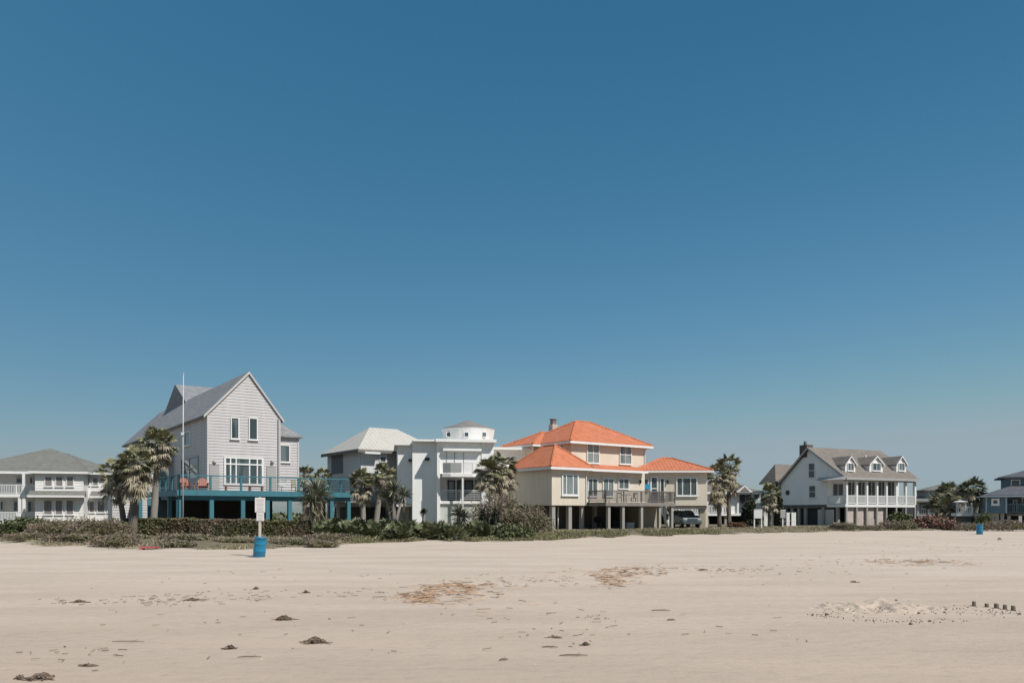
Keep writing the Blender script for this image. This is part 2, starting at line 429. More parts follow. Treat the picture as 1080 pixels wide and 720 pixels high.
# right side wing, a little set back
rv = 2.2; ru = h.U(314.5, rv); zre = h.Z(461, ru, rv)
b.box(w + .002, ru, rv, D - 8, zf - .3, zre)
siding(b, h.front(rv), [(w, zf - .3), (ru, zf - .3), (ru, zre), (w, zre)], .215, .045)
# left rear wing, its front in the sun
wv = h.V(183, 0); wl = h.U(117, wv); wm = h.U(154, wv)
zw1 = h.Z(476, 0, wv); zw2 = h.Z(500, wm, wv); zw3 = h.Z(507, wl, wv)
pw_ = [(wm, zf - .4), (-.05, zf - .4), (-.05, zw1), (wm, zw2)]
b.prism([(a, wv, z) for a, z in pw_], [(a, wv + 9, z) for a, z in pw_]); siding(b, h.front(wv), pw_, .215, .045)
pw2 = [(wl, 0), (wm - .01, 0), (wm - .01, zw3), (wl, zw3)]
b.prism([(a, wv - .6, z) for a, z in pw2], [(a, wv + 1.5, z) for a, z in pw2]); siding(b, h.front(wv - .6), pw2, .215, .045)
h.P('wall', b, SIDING)
# corner boards and rake trim
t = MB()
for a, v in ((0, 0), (w, 0)): t.box(a - .05, a + .05, v - .05, v + .04, zf - .3, ze - .02)
t.box(ru - .08, ru + .05, rv - .07, rv + .05, zf - .3, zre - .02)
sl = (za - ze) / um
oh = .30
def rake(mb, a0, z0, a1, z1, v0, v1, d0, d1):
    mb.prism([(a0, v0, z0 + d0), (a1, v0, z1 + d0), (a1, v0, z1 + d1), (a0, v0, z0 + d1)], [(a0, v1, z0 + d0), (a1, v1, z1 + d0), (a1, v1, z1 + d1), (a0, v1, z0 + d1)])
rake(t, -oh, ze - sl * oh, um, za, -.16, -.05, -.08, .12); rake(t, w + oh, ze - sl * oh, um, za, -.158, -.05, -.08, .12)
h.P('trim', t, SIDING)
t = MB(); rake(t, wm - .25, zw2 - .2, -.05, zw1 + .06, wv - .2, wv - .06, -.05, .22); h.P('rake_board', t, TRIM)
# roof: main gable, end hipped back at the rear, side wing, cross gable
r = MB()
ez = ze - sl * oh
RB = D + .6
for s_, a0 in ((0, -oh), (1, w + oh)):
    r.prism([(a0, -.15, ez + .13), (um, -.15, za + .13), (um, D - 1.5, za + .13), (a0, RB, ez + .13)], [(a0, -.15, ez), (um, -.15, za), (um, D - 1.5, za), (a0, RB, ez)])
r.prism([(-oh, RB, ez + .13), (w + oh, RB, ez + .13), (um, D - 1.5, za + .13)], [(-oh, RB, ez), (w + oh, RB, ez), (um, D - 1.5, za)])
hip(r, w - 2.2, ru, rv, D - 8, zre + .05, h.Z(436, w, rv + 3) + .0, .3, .12, 'v')
rg = h.V(177, um), h.V(200, um); vmx = (rg[0] + rg[1]) / 2; zg = h.Z(405.5, um, vmx); hw = (rg[0] - rg[1]) / 2
r.prism([(um - .3, vmx - hw, za - .25), (um - .3, vmx + hw, za - .25), (um - .3, vmx, zg)],
        [(um + 7, vmx - hw, za - .25), (um + 7, vmx + hw, za - .25), (um + 7, vmx, zg)])
rake(r, wl - .2, zw3 + .02, wm, zw3 + .02, wv - .75, wv + 1.6, 0, .1)
rake(r, wm - .25, zw2 + .0, -.06, zw1 + .25, wv - .05, wv + 9, 0.02, .12)
h.P('roof', r, GROOF)
# windows
h.win(243, 252, 440, 463, 0); h.win(262, 271.5, 440.5, 464, 0)
h.win(236, 277.5, 482, 511.5, 0, splits=[.16, .30, .64, .84], ny=1, fw=.13, sill=False)
tr = MB(); tr.mbox(h.front(0), h.U(237, 0), h.U(276.5, 0), .0, .115, h.Z(490.5, um, 0), h.Z(489, um, 0)); h.P('transom', tr, TRIM)
h.win(294.6, 305.5, 469, 487.5, rv)
h.lwin(195.5, 201.5, 455, 470, 0)
h.lwin(192, 210, 482, 506, 0, nx=2, ny=2, fw=.12, fm=GREYP)
for p0, p1 in ((221, 231), (281, 291)):
    s_ = MB(); s_.mbox(h.front(0), h.U(p0, 0), h.U(p1, 0), .0, .085, zf + .06, h.Z(490, w * .5, 0)); s_.mbox(h.front(0), h.U(p0 + .6, 0), h.U(p1 - .6, 0), .084, .10, h.Z(490.6, um, 0) - .05, h.Z(490.6, um, 0)); h.P('shutter', s_, GREYP)
for p in (226, 287):
    u_ = h.U(p, 0); zz = h.Z(485.5, u_, 0); m_ = MB(); m_.lathe([(.03, .05), (.11, .04), (.13, -.12), (.06, -.2)], 10, (u_, -.15, zz)); m_.box(u_ - .04, u_ + .04, -.1, -.03, zz - .05, zz + .05)
    h.P('wall_lamp', m_, METAL)
h.win(167, 178, 492, 515, wv, nx=1, gm=GLASSB, fw=.12, name='door')
# deck
dv = -4.0; d0 = h.U(188, dv); d1 = h.U(371, dv); dk = MB()
vb = h.V(157, d0)
dk.box(d0, d1, dv, -.06, zf - .12, zf); dk.box(d0, -.06, -.055, min(vb, wv - .8), zf - .12, zf)
dk.box(w + .06, d1, -.055, rv - .07, zf - .121, zf - .001)
h.P('deck_floor', dk, WOODG)
fb = MB()
fb.box(d0 - .1, d1 + .1, dv - .10, dv - .003, zf - .34, zf + .05); fb.box(d0 - .1, d0 - .003, dv, wv - .8, zf - .34, zf + .05); fb.box(d1 + .003, d1 + .1, dv, rv, zf - .34, zf + .05)
fb.box(d0 + .05, d1 - .05, dv + .12, dv + .32, zf - .62, zf - .35)
fb.box(d0 + .05, d1 - .05, -.5, -.3, zf - .62, zf - .35)
h.P('deck_beam', fb, TEAL)
rl = MB(); e_ = .02
railing(rl, [(d0 + e_, wv - 1), (d0 + e_, dv + e_), (d1 - e_, dv + e_), (d1 - e_, rv)], zf, 1.04, 2.0, n=5, pw=.13, rw=.05, bw=.022, topw=.08)
h.P('railing', rl, TEAL)
for p in (188.5, 223, 256, 282, 305.5, 330, 349.5, 367.5):
    u_ = h.U(p, dv + .2); post(h, 'deck_post', TEAL, u_, dv + .22, -.2, zf - .62, .27)
for k in range(4): post(h, 'deck_post', TEAL, d0 + .2, dv + 3.4 * (k + 1), -.2, zf - .35, .25)
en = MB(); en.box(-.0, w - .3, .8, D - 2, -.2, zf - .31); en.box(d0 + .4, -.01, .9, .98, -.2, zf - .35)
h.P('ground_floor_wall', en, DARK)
HL = h
m = MB(); m.tube([(w - .12, -.1, ze - .1), (w - .12, -.1, zf)], .05, 6); h.P('downpipe', m, GREYP)
# furniture on the deck
def adirondack(label, u, v, rz, mat, grp):
    o = thing('adirondack_chair', label, 'chair', HL.W(u, v, zf), HL.th + rz, grp)
    m = MB()
    for i in range(5):
        x = -.26 + i * .13; hh = .95 - .03 * abs(i - 2) * 2
        m.prism([(x - .055, .22, .25), (x + .055, .22, .25), (x + .055, .45, hh), (x - .055, .45, hh)], [(x - .055, .25, .25), (x + .055, .25, .25), (x + .055, .48, hh), (x - .055, .48, hh)])
    build(m, 'backrest', mat, o)
    m = MB()
    for i in range(5):
        y = -.32 + i * .12; z = .38 - i * .025; m.box(-.3, .3, y, y + .105, z - .03, z)
    build(m, 'seat', mat, o)
    for s_ in (-1, 1):
        m = MB(); m.box(s_ * .36 - .07, s_ * .36 + .07, -.42, .32, .55, .58); build(m, 'armrest', mat, o)
        m = MB(); m.box(s_ * .33 - .03, s_ * .33 + .03, -.34, -.24, 0, .55); build(m, 'leg', mat, o)
        m = MB(); m.box(s_ * .33 - .03, s_ * .33 + .03, .2, .3, 0, .55); build(m, 'leg', mat, o)
    return o
vv = -2.6
adirondack('red wooden armchair on the teal deck close behind the flagpole', h.U(197.5, vv), vv, .35, REDWOOD, 'red wooden deck chairs')
adirondack('red wooden armchair on the teal deck below the grey corner of the gabled house', h.U(214, vv), vv, -.2, REDWOOD, 'red wooden deck chairs')
def bench(label, u, v, L, mat):
    o = thing('bench', label, 'bench', HL.W(u, v, zf), HL.th)
    m = MB()
    for i in range(4): m.box(-L / 2, L / 2, -.22 + i * .115, -.12 + i * .115, .40, .44)
    build(m, 'seat', mat, o)
    for x in (-L / 2 + .15, L / 2 - .15):
        m = MB(); m.box(x - .04, x + .04, -.2, .2, 0, .398); build(m, 'leg', mat, o)
bench('long low red bench in front of the big white window', h.U(251, -1.2), -1.2, 2.0, REDWOOD)
bench('shorter low red bench under the end of the big white window', h.U(270, -1.2), -1.2, 1.2, REDWOOD)
def plain_chair(name, label, W, rz, mat, group=None, hb=.95, sw=.5):
    o = thing(name, label, 'chair', W, rz, group); q = sw / 2
    m = MB(); m.box(-q, q, -q, q, .42, .46); build(m, 'seat', mat, o)
    m = MB()
    for i in range(4): x = -q + .04 + i * (sw - .08) / 3; m.box(x - .02, x + .02, q - .04, q, .46, hb)
    m.box(-q, q, q - .045, q + .005, hb - .12, hb); build(m, 'backrest', mat, o)
    for sx in (-1, 1):
        for sy in (-1, 1):
            m = MB(); m.box(sx * (q - .03) - .02, sx * (q - .03) + .02, sy * (q - .03) - .02, sy * (q - .03) + .02, 0, .42); build(m, 'leg', mat, o)
        m = MB(); m.box(sx * q - .025, sx * q + .025, -q, q, .62, .66); build(m, 'armrest', mat, o)
    return o
plain_chair('deck_chair', 'white chair on the teal deck under the narrow side window', h.W(h.U(298, -2.4), -2.4, zf), h.th - .9, TRIM)
plain_chair('deck_chair', 'yellowish wooden chair on the teal deck right of the white chair', h.W(h.U(312, -2), -2, zf), h.th + .5, M_paint('straw_wood', (.42, .36, .22), .15))

# flagpole
fx, fy = HL.W(h.U(193, dv - .5), dv - .5)[:2]
o = thing('flagpole', 'tall bare white flagpole standing before the corner of the teal deck', 'flagpole', (fx, fy, ground(fx, fy)))
zt = gz(395, fy) - ground(fx, fy); m = MB(); m.tube([(0, 0, -.2), (0, 0, zt * .5), (0.03, 0, zt)], [.05, .042, .025], 10); build(m, 'pole', METAL, o, True)
m = MB(); m.lathe([(.0, -.05), (.07, 0), (.0, .08)], 8, (.03, 0, zt + .04)); build(m, 'finial', METAL, o, True)
m = MB(); m.box(-.09, .09, -.1, -.05, zt * .62, zt * .62 + .18); build(m, 'cleat', TRIM, o)

# ================================================================== 2. white house at the far left
h = House('porch_house', 'white two-storey house with grey hipped roof, stacked porches and mauve shutters', 37, 86, 17)
U, Z = h.U, h.Z
br = U(88, 0); bz = Z(549.5, 0, 0); zt = Z(497, 0, 0); z2 = Z(519.5, 0, 0); sv = 2.5; sr = U(124, sv)
pl = U(-46, sv)
b = MB(); b.box(0, br, 0, 10, bz, zt); siding(b, h.front(0), [(0, bz), (br, bz), (br, zt), (0, zt)], .3, .03); siding(b, h.left(0), [(0, bz), (5, bz), (5, zt), (0, zt)], .3, .03)
b.box(br + .01, sr, sv, 10, bz, zt); siding(b, h.front(sv), [(br, bz), (sr, bz), (sr, zt), (br, zt)], .3, .03)
b.box(pl, -.01, 5, 10, bz, zt)
h.P('wall', b, BEACHW)
r = MB(); up = U(37, 5); hip(r, pl, sr, sv, 12, zt + .1, Z(472, up, 7), .6, .14, 'u', inset=9.5); h.P('roof', r, FROOF)
r = MB(); hip(r, 0, br, 0, 8, zt + .05, Z(478, 3, 4), .5, .12, 'v', inset=4); h.P('roof', r, FROOF)
r = MB(); r.prism([(-.5, -1.0, z2 - .3), (br + .3, -1.0, z2 - .3), (br + .3, -.05, z2 + .25), (-.5, -.05, z2 + .25)], [(-.5, -1.0, z2 - .42), (br + .3, -1.0, z2 - .42), (br + .3, -.05, z2 - .42), (-.5, -.05, z2 - .42)])
r.prism([(br + .31, sv - 1, z2 - .3), (sr + .5, sv - 1, z2 - .3), (sr + .5, sv - .05, z2 + .3), (br + .31, sv - .05, z2 + .3)], [(br + .31, sv - 1, z2 - .42), (sr + .5, sv - 1, z2 - .42), (sr + .5, sv - .05, z2 - .42), (br + .31, sv - .05, z2 - .42)])
h.P('skirt_roof', r, FROOF)
t = MB(); fascia(t, 0, br, 0, 8, zt + .05, .5, .26); fascia(t, pl, -.6, sv, 12, zt + .1, .6, .28); t.box(br + .6, sr + .6, sv - .66, sv - .62, zt - .15, zt + .08)
t.box(-.5, br + .3, -1.05, -1.003, z2 - .48, z2 - .27); t.box(br + .31, sr + .5, sv - 1.05, sv - 1.003, z2 - .48, z2 - .27)
h.P('fascia', t, TRIM)
for a, c in ((47, 55.5), (58.5, 66.8), (70, 78)): h.win(a, c, 502, 513, 0, gm=SHUT, pane='shutter')
for a, c in ((46, 55.5), (58, 66.5), (69.5, 78)): h.win(a, c, 527, 542.7, 0, gm=SHUT, pane='shutter')
for a, c in ((89, 95), (97.5, 104)): h.win(a, c, 503.5, 512, sv, gm=SHUT, pane='shutter')
for a, c in ((94, 100), (102.5, 111), (113, 119)): h.win(a, c, 528, 540.5, sv, gm=SHUT, pane='shutter')
# porches on the left
pv = 1.2; f1 = Z(549, -4, pv); f2 = Z(520.5, -4, pv)
dk = MB(); dk.box(pl, -.05, pv, 4.98, f1 - .35, f1); dk.box(pl, -.05, pv, 4.98, f2 - .35, f2); h.P('porch_floor', dk, TRIM)
rl = MB(); railing(rl, [(pl, pv + .1), (-.1, pv + .1)], f2, 1.0, 1.9, bal=.16, pw=.12, bw=.05); h.P('upper_railing', rl, TRIM)
rl = MB(); railing(rl, [(pl, pv + .1), (-.1, pv + .1)], f1, .95, 1.9, bal=.14, pw=.12, bw=.06); h.P('lower_railing', rl, TRIM)
for p in (25, -12): post(h, 'porch_column', TRIM, U(p, pv + .2), pv + .2, f2, zt - .08, .24)
for p in (21, 25.5, -14): post(h, 'porch_column', TRIM, U(p, pv + .2), pv + .2, f1, f2 - .35, .3)
for a, c, y0, y1 in ((17, 24, 503.5, 509.5), (31, 35, 503, 510), (0, 4, 528, 538), (14, 20, 528, 539), (29, 34, 528, 540)):
    h.win(a, c, y0, y1, 5, gm=GLASS)
for p in (-30, -4, 18, 40, 60, 80): post(h, 'piling', CONC, U(p, 1.6 if p < 30 else .4), 1.6 if p < 30 else .4, -.3, bz if p > 30 else f1 - .35, .4)
for p in (95, 112): post(h, 'piling', CONC, U(p, sv + .4), sv + .4, -.3, bz, .4)
en = MB(); en.box(pl + .5, sr - .5, 5.5, 5.7, -.3, bz - .02); h.P('ground_floor_wall', en, DARK)

# ================================================================== 3. house with the pale metal roof
h = House('metal_roof_house', 'pale grey house with broad ribbed white metal hip roof behind the palms', 380.5, 78, 36)
U, Z, V = h.U, h.Z, h.V
ze = Z(474.5); D = V(345.5, 0); Wd = 9.0; zb = Z(534)
b = MB(); b.box(0, Wd, 0, D, zb, ze); siding(b, h.front(0), [(0, zb), (Wd, zb), (Wd, ze), (0, ze)], .25, .03); siding(b, h.left(0), [(0, zb), (D, zb), (D, ze), (0, ze)], .25, .03)
h.P('wall', b, M_paint('cool_white_siding', (.55, .57, .58), .07))
r = MB(); hip(r, 0, Wd, 0, D, ze + .1, Z(451.5, 4.5, 4), .5, .18, 'u', inset=3.4); h.P('roof', r, MROOF)
t = MB(); fascia(t, 0, Wd, 0, D, ze + .06, .5, .3); h.P('fascia', t, IRON)
p_ = MB(); p_.mbox(h.left(0), V(362, 0), V(350, 0), 0, .06, Z(499, 0, 5), ze - .05); h.P('dark_panel', p_, M_paint('slate_panel', (.12, .14, .155), .08))
h.win(400, 407, 481, 493, 0, ny=2); h.win(385, 391, 520, 529, 0, ny=2)
p_ = MB(); p_.mbox(h.front(0), U(408.5, 0), U(425, 0), 0, .05, Z(500, 4, 0), ze - .3); h.P('tan_panel', p_, M_paint('taupe_siding', (.36, .33, .31), .08))
vi = MB(); vi.mbox(h.front(0), U(381, 0), U(397, 0), 0, .9, Z(479, 1, 0), Z(477, 1, 0)); h.P('awning', vi, TRIM)
sk = MB(); sk.prism([(-1.2, -1.2, Z(503)), (Wd, -1.2, Z(503)), (Wd, -.03, Z(498)), (-.9, -.03, Z(498))], [(-1.2, -1.2, Z(505)), (Wd, -1.2, Z(505)), (Wd, -.03, Z(505)), (-.9, -.03, Z(505))]); h.P('skirt_roof', sk, FROOF)
dkk = MB(); dkk.box(-2.4, -.05, -.5, 5, Z(530), Z(528)); dkk.box(-2.4, Wd, -1.7, -.05, Z(530.2), Z(528.2)); h.P('side_deck', dkk, WOODG)
rl = MB(); railing(rl, [(-2.35, 5), (-2.35, -1.65), (Wd, -1.65)], Z(528), .9, 1.6, bal=.2, pw=.1, bw=.05); h.P('railing', rl, WOODG)
for i in range(4): post(h, 'piling', CONC, .3 + i * 2.8, .3, -.2, zb, .35)
for i in range(3): post(h, 'piling', CONC, -2.2, .4 + i * 2.2, -.2, Z(530), .25)
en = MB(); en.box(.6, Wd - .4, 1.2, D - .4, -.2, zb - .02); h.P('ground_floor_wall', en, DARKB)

# ================================================================== 4. white modern house with round tower
h = House('modern_house', 'white flat-roofed modern house with round lantern tower and stepped walls', 461, 70, 9)
U, Z, V = h.U, h.Z, h.V
pv = 1.35                                           # set-back panel left of the fin
zr = Z(463); zb = -.2
finw = U(464.2, 0)
fin = MB(); fin.box(0, finw, 0, 9, zb, zr - .25)
pl0 = U(435, pv); zp = Z(465.5, pl0, pv)
fin.box(pl0, -.004, pv, 10, zb, zp)
lv = 2.9; ll = U(419.5, lv); zl = Z(469.5, ll, lv)
fin.box(ll, pl0 - .004, lv, 11, Z(533, ll, lv), zl)
re0, re1 = U(508, .0), U(521, .0)
zb2 = Z(499.5, 2, 0); zb1 = Z(528, 2, 0)
fin.box(re0, re1, .02, 9, zb, zr - .25)
fin.box(finw + .004, re0 - .004, .10, 9, zb2, zr - .26)                 # upper front
fin.box(finw + .004, re0 - .004, 1.9, 9, zb, zb2 - .004)                # recessed storey
fin.box(re1 + .004, re1 + 6.0, 3.5, 10, zb, zr - .6)
h.P('wall', fin, OFFWH)
rf = MB(); rf.box(-.15, re1 + .15, -.55, 9.2, zr - .25, zr)
rf.box(pl0 - .02, -.16, pv - .6, 10, zp, zp + .16); rf.box(ll - .3, pl0 - .03, lv - .5, 11, zl, zl + .16)
rf.box(re1 + .16, re1 + 6.4, 2.8, 10.4, zr - .6, zr - .38)
h.P('roof', rf, OFFWH)
# lantern tower
cu, cv = (U(467, 4) + U(521, 4)) / 2, 4.2; rad = (U(521, 4.2) - U(466, 4.2)) / 2
zd = Z(453.5, cu, cv); zc = Z(443, cu, cv)
m = MB(); m.lathe([(rad * .92, zr), (rad * 1.0, zd - .12), (rad * 1.02, zd + .02)], 40, (cu, cv, 0)); tw = h.P('tower_wall', m, WHITE, smooth=False)
m = MB(); m.lathe([(rad * .97, zd + .022), (rad * .97, zd + .10), (.05, zc)], 40, (cu, cv, 0)); h.P('tower_roof', m, M_shingle('tower_shingles', (.19, .18, .175), (.24, .225, .215), (.15, .14, .14), .4, .2))
for p in (473.5, 491.5, 510.5):
    uu = U(p, cv - rad * .8); dx = max(-.95, min(.95, (uu - cu) / rad)); yy = cv - rad * math.sqrt(1 - dx * dx) * .98
    zz = Z(458, uu, yy); m = MB(); m.box(uu - .22, uu + .22, yy - .06, yy + .1, zz - .22, zz + .22); wn = h.P('tower_window', m, TRIM)
    m = MB(); m.box(uu - .16, uu + .16, yy - .075, yy - .05, zz - .17, zz + .17); build(m, 'pane', GLASS, wn)
# visor, balconies
m = MB(); m.box(U(467, 0), re0 - .05, -.35, .097, Z(475.5, 2, 0), Z(473, 2, 0)); h.P('visor', m, OFFWH)
m = MB()
for p in (471, 479.5, 489): m.box(U(p, .1) - .03, U(p, .1) + .03, .06, .097, zb2 + .02, Z(476.5, 1, .1))
h.P('panel_joint', m, GREYP)
mid = U(488, -.9); bl = finw + .15; br_ = re0 - .2
m = MB(); m.prism([(bl, .095, zb2 - .3), (bl, -.6, zb2 - .3), (bl + .7, -1.0, zb2 - .3), (br_ - .7, -1.0, zb2 - .3), (br_, -.6, zb2 - .3), (br_, .095, zb2 - .3)], [(bl, .095, zb2 - .004), (bl, -.6, zb2 - .004), (bl + .7, -1.0, zb2 - .004), (br_ - .7, -1.0, zb2 - .004), (br_, -.6, zb2 - .004), (br_, .095, zb2 - .004)])
h.P('balcony_floor', m, OFFWH)
m = MB(); m.prism([(bl + .05, -.58, zb2 + .04), (bl + .7, -.95, zb2 + .04), (mid - .1, -.95, zb2 + .04), (mid - .1, -.91, zb2 + .04), (bl + .7, -.91, zb2 + .04), (bl + .09, -.58, zb2 + .04)], [(bl + .05, -.58, zb2 + .92), (bl + .7, -.95, zb2 + .92), (mid - .1, -.95, zb2 + .92), (mid - .1, -.91, zb2 + .92), (bl + .7, -.91, zb2 + .92), (bl + .09, -.58, zb2 + .92)]); h.P('balcony_screen', m, MESHG)
rl = MB(); railing(rl, [(mid + .1, -.93), (br_ - .7, -.93), (br_ - .04, -.58), (br_ - .04, .05)], zb2, .95, 1.2, n=7, pw=.07, bw=.06); h.P('upper_railing', rl, TRIM)
m = MB(); m.box(finw + .005, re0 - .005, .12, 1.89, zb1 - .25, zb1); h.P('loggia_floor', m, OFFWH)
rl = MB(); railing(rl, [(finw + .05, .2), (re0 - .05, .2)], zb1, .95, 1.5, n=5, pw=.06, bw=.04); h.P('lower_railing', rl, TRIM)
post(h, 'balcony_post', TRIM, mid, -.86, -.2, zb2 - .31, .15)
for a, c in ((472, 480), (482, 488.5), (490, 499), (501, 508)): h.win(a, c, 506, 528, 1.9, fm=BLACKF, gm=GLASSB, fw=.12, name='glass_door', sill=False)
m = MB(); m.box(finw + .006, re0 - .006, .3, 1.88, zb, zb1 - .26); h.P('ground_floor_wall', m, STUCCO_G)
for p, y, v in ((450.3, 484, pv), (433.3, 485.5, lv)):
    uu = U(p, v); zz = Z(y, uu, v); m = MB(); m.lathe([(.05, -.1), (.22, -.12), (.22, .12), (.05, .1)], 12, (uu, v - .16, zz)); m.box(uu - .05, uu + .05, v - .1, v - .003, zz - .05, zz + .05); h.P('wall_lamp', m, BLACKF)
m = MB(); m.box(ll - .3, pl0 - .02, lv - .8, lv - .004, Z(534, ll, lv), Z(531.5, ll, lv)); h.P('ledge', m, TRIM)
m = MB(); m.box(ll + .3, pl0 - .05, lv + 1.2, lv + 1.4, zb, Z(533.2, ll, lv)); h.P('ground_floor_wall', m, STUCCO_G)
for x in (ll + .2, pl0 - .4): post(h, 'piling', CONC, x, lv + .3, -.2, Z(533, ll, lv), .35)
h.win(429, 433.5, 543.5, 548, lv + 1.2, gm=GLASS, name='vent', sill=False)

# ================================================================== 5. cream house with orange tile roofs
h = House('tile_roof_house', 'cream stilt house with orange clay tile roofs and a long iron balcony', 582, 67, 36)
U, Z, V = h.U, h.Z, h.V
zb = Z(532.5); ze = Z(492.5); a1 = U(619, 0); aD = V(543, 0)
up_v = 1.9; uc = U(602.5, up_v); ur = U(680.5, up_v); zu = Z(465.5, uc, up_v); mv = .6
b = MB()
b.box(0, a1, 0, aD, zb, ze)                                              # front left block
me_ = U(680, mv)
b.box(a1 + .003, me_, mv, 9, zb, ze)                                     # middle storey
b.box(uc, ur, up_v + .003, 9, ze - .5, zu)                               # upper storey
jd = V(571.5, uc); lb_v = V(571.5, uc)
ub = U(563, lb_v); ve_ = V(535, ub); b.box(ub, uc - .003, lb_v, ve_, zb, zu - .05)               # upper rear left
b.box(0.4, ub - .01, aD - .3, aD + 6, zb, ze)
b.box(uc, me_, 9.003, 9.6, zb, ze)
h.P('wall', b, CREAM)
# splayed right wing
wing = bpy.data.objects.new('wing', None)
wu0 = h.U(690, 1.2); wx, wy, _ = h.W(wu0, 1.2)
G = House.__new__(House); G.th = R(-3); G.c = math.cos(G.th); G.s = math.sin(G.th); G.Y0 = 75.0; G.X0 = gx(677, 75.0)
def g2h(mb):                                                             # wing frame -> house frame
    out = MB(); out.f = mb.f
    for p in mb.v:
        X = G.X0 + p[0] * G.c - p[1] * G.s; Y = G.Y0 + p[0] * G.s + p[1] * G.c
        dx, dy = X - h.X0, Y - h.Y0; out.v.append((dx * h.c + dy * h.s, -dx * h.s + dy * h.c, p[2]))
    return out
G.P = lambda name, mb, mat, parent=None, **k: build(g2h(mb) if parent is None or parent is h.root else mb, name, mat, parent or h.root, **k)
gu1 = G.U(746, 0); gze = G.Z(496.5); gzb = G.Z(533)
m = MB(); m.box(0, gu1, 0, 8, gzb, gze); G.P('wing_wall', m, CREAM)
m = MB(); hip(m, -.4, gu1, 0, 8.0, gze + .08, G.Z(483, 3, 4), .45, .14, 'u', inset=3.2, cap=.10); G.P('wing_roof', m, TILE)
m = MB(); fascia(m, .4, gu1, 0, 8, gze + .03, .45, .2); G.P('wing_fascia', m, TRIM)
def gwin(p0, p1, y0, y1, **k):
    a0, a1_ = G.U(p0, 0), G.U(p1, 0); mm = (a0 + a1_) / 2
    M = lambda a, d, z: tuple(g2h_pt((a, -d, z)))
    return h.frame(M, a0, a1_, G.Z(y1, mm, 0), G.Z(y0, mm, 0), **k)
def g2h_pt(p):
    q = MB(); q.v = [p]; return g2h(q).v[0]
gwin(713, 735.5, 503, 523, splits=[.30, .68], fw=.12, gm=GLASSB)
gwin(679, 684, 504.5, 516.5, gm=GLASS); gwin(685.8, 694.2, 502, 528, ny=2, fw=.14, name='door', sill=False); gwin(696, 700.8, 504, 526, gm=GLASS, sill=False)
uu = G.U(704, 0); zz = G.Z(508); m = MB(); m.lathe([(.05, -.16), (.12, .1), (.03, .2)], 8, (uu, -.16, zz)); m.box(uu - .03, uu + .03, -.12, -.003, zz - .04, zz + .04); G.P('wall_lamp', m, BLACKF)
# roofs
r = MB(); hip(r, 0, a1, 0, aD + .2, ze + .08, Z(469.5, a1 / 2, aD / 2), .45, .14, 'v', inset=(a1 + .9) / 2, cap=.10); h.P('roof', r, TILE)
r = MB(); hip(r, uc, ur, up_v, 9.3, zu + .08, Z(444, uc + 3.9, 5.5), .5, .14, 'u', cap=.10); h.P('roof', r, TILE)
r = MB(); hip(r, ub, ub + 5.5, lb_v, ve_, zu + .03, Z(455.5, ub + 2.7, lb_v + 2.5), .5, .14, 'v', cap=.10); h.P('roof', r, TILE)
r = MB(); r.prism([(a1 + .45, -.1, ze - .02), (me_ - .3, -.1, ze - .02), (me_ - .3, up_v, ze + .55), (a1 + .45, up_v, ze + .55)], [(a1 + .45, -.1, ze - .14), (me_ - .3, -.1, ze - .14), (me_ - .3, up_v, ze - .14), (a1 + .45, up_v, ze - .14)]); h.P('skirt_roof', r, TILE)
t = MB(); fascia(t, 0, a1, 0, aD, ze + .03, .45, .22); fascia(t, uc, ur, up_v, 9.3, zu + .03, .5, .22); fascia(t, ub, uc - .6, lb_v, ve_, zu - .02, .5, .2)
t.box(a1 + .5, me_ - .3, -.16, -.103, ze - .2, ze); h.P('fascia', t, TRIM)
ch = MB(); cu, cv = uc + 1.6, 9.0; zc = Z(444, cu, cv)
cu = U(583.5, 8.0); cv = 8.0
ch.box(cu - .33, cu + .33, cv - .3, cv + .3, zu, Z(447.5, cu, cv)); chm = h.P('chimney', ch, M_paint('chimney_stucco', (.48, .42, .38), .15))
ch = MB(); ch.box(cu - .22, cu + .22, cv - .2, cv + .2, Z(447.5, cu, cv) + .002, Z(441.5, cu, cv)); ch.box(cu - .3, cu + .3, cv - .27, cv + .27, Z(442.5, cu, cv), Z(441.8, cu, cv)); build(ch, 'chimney_cap', IRON, chm)
# windows
h.win(592, 609.5, 499.5, 522.5, 0, splits=[.27, .67], fw=.13, gm=GLASSB)
h.win(618.5, 631.5, 467.5, 488.5, up_v, nx=2, ny=2, gm=GLASSB); h.win(653, 665.5, 469.5, 489.5, up_v, nx=2, ny=2, gm=GLASSB)
h.lwin(595.5, 591.5, 468.5, 478, uc, gm=GLASSB)
h.lwin(540, 537, 506, 519, .4, gm=GLASSB)
for a, c in ((619, 630), (635, 647), (651.5, 663)): h.win(a, c, 504, 524 if a < 650 else 516, mv, nx=2, gm=GLASSB, fw=.1, name='glass_door', sill=False)
for p in (674.5,): 
    uu = U(p, mv); zz = Z(508, uu, mv); m = MB(); m.lathe([(.05, -.14), (.11, .1), (.03, .18)], 8, (uu, mv - .14, zz)); m.box(uu - .03, uu + .03, mv - .1, mv - .003, zz - .04, zz + .04); h.P('wall_lamp', m, BLACKF)
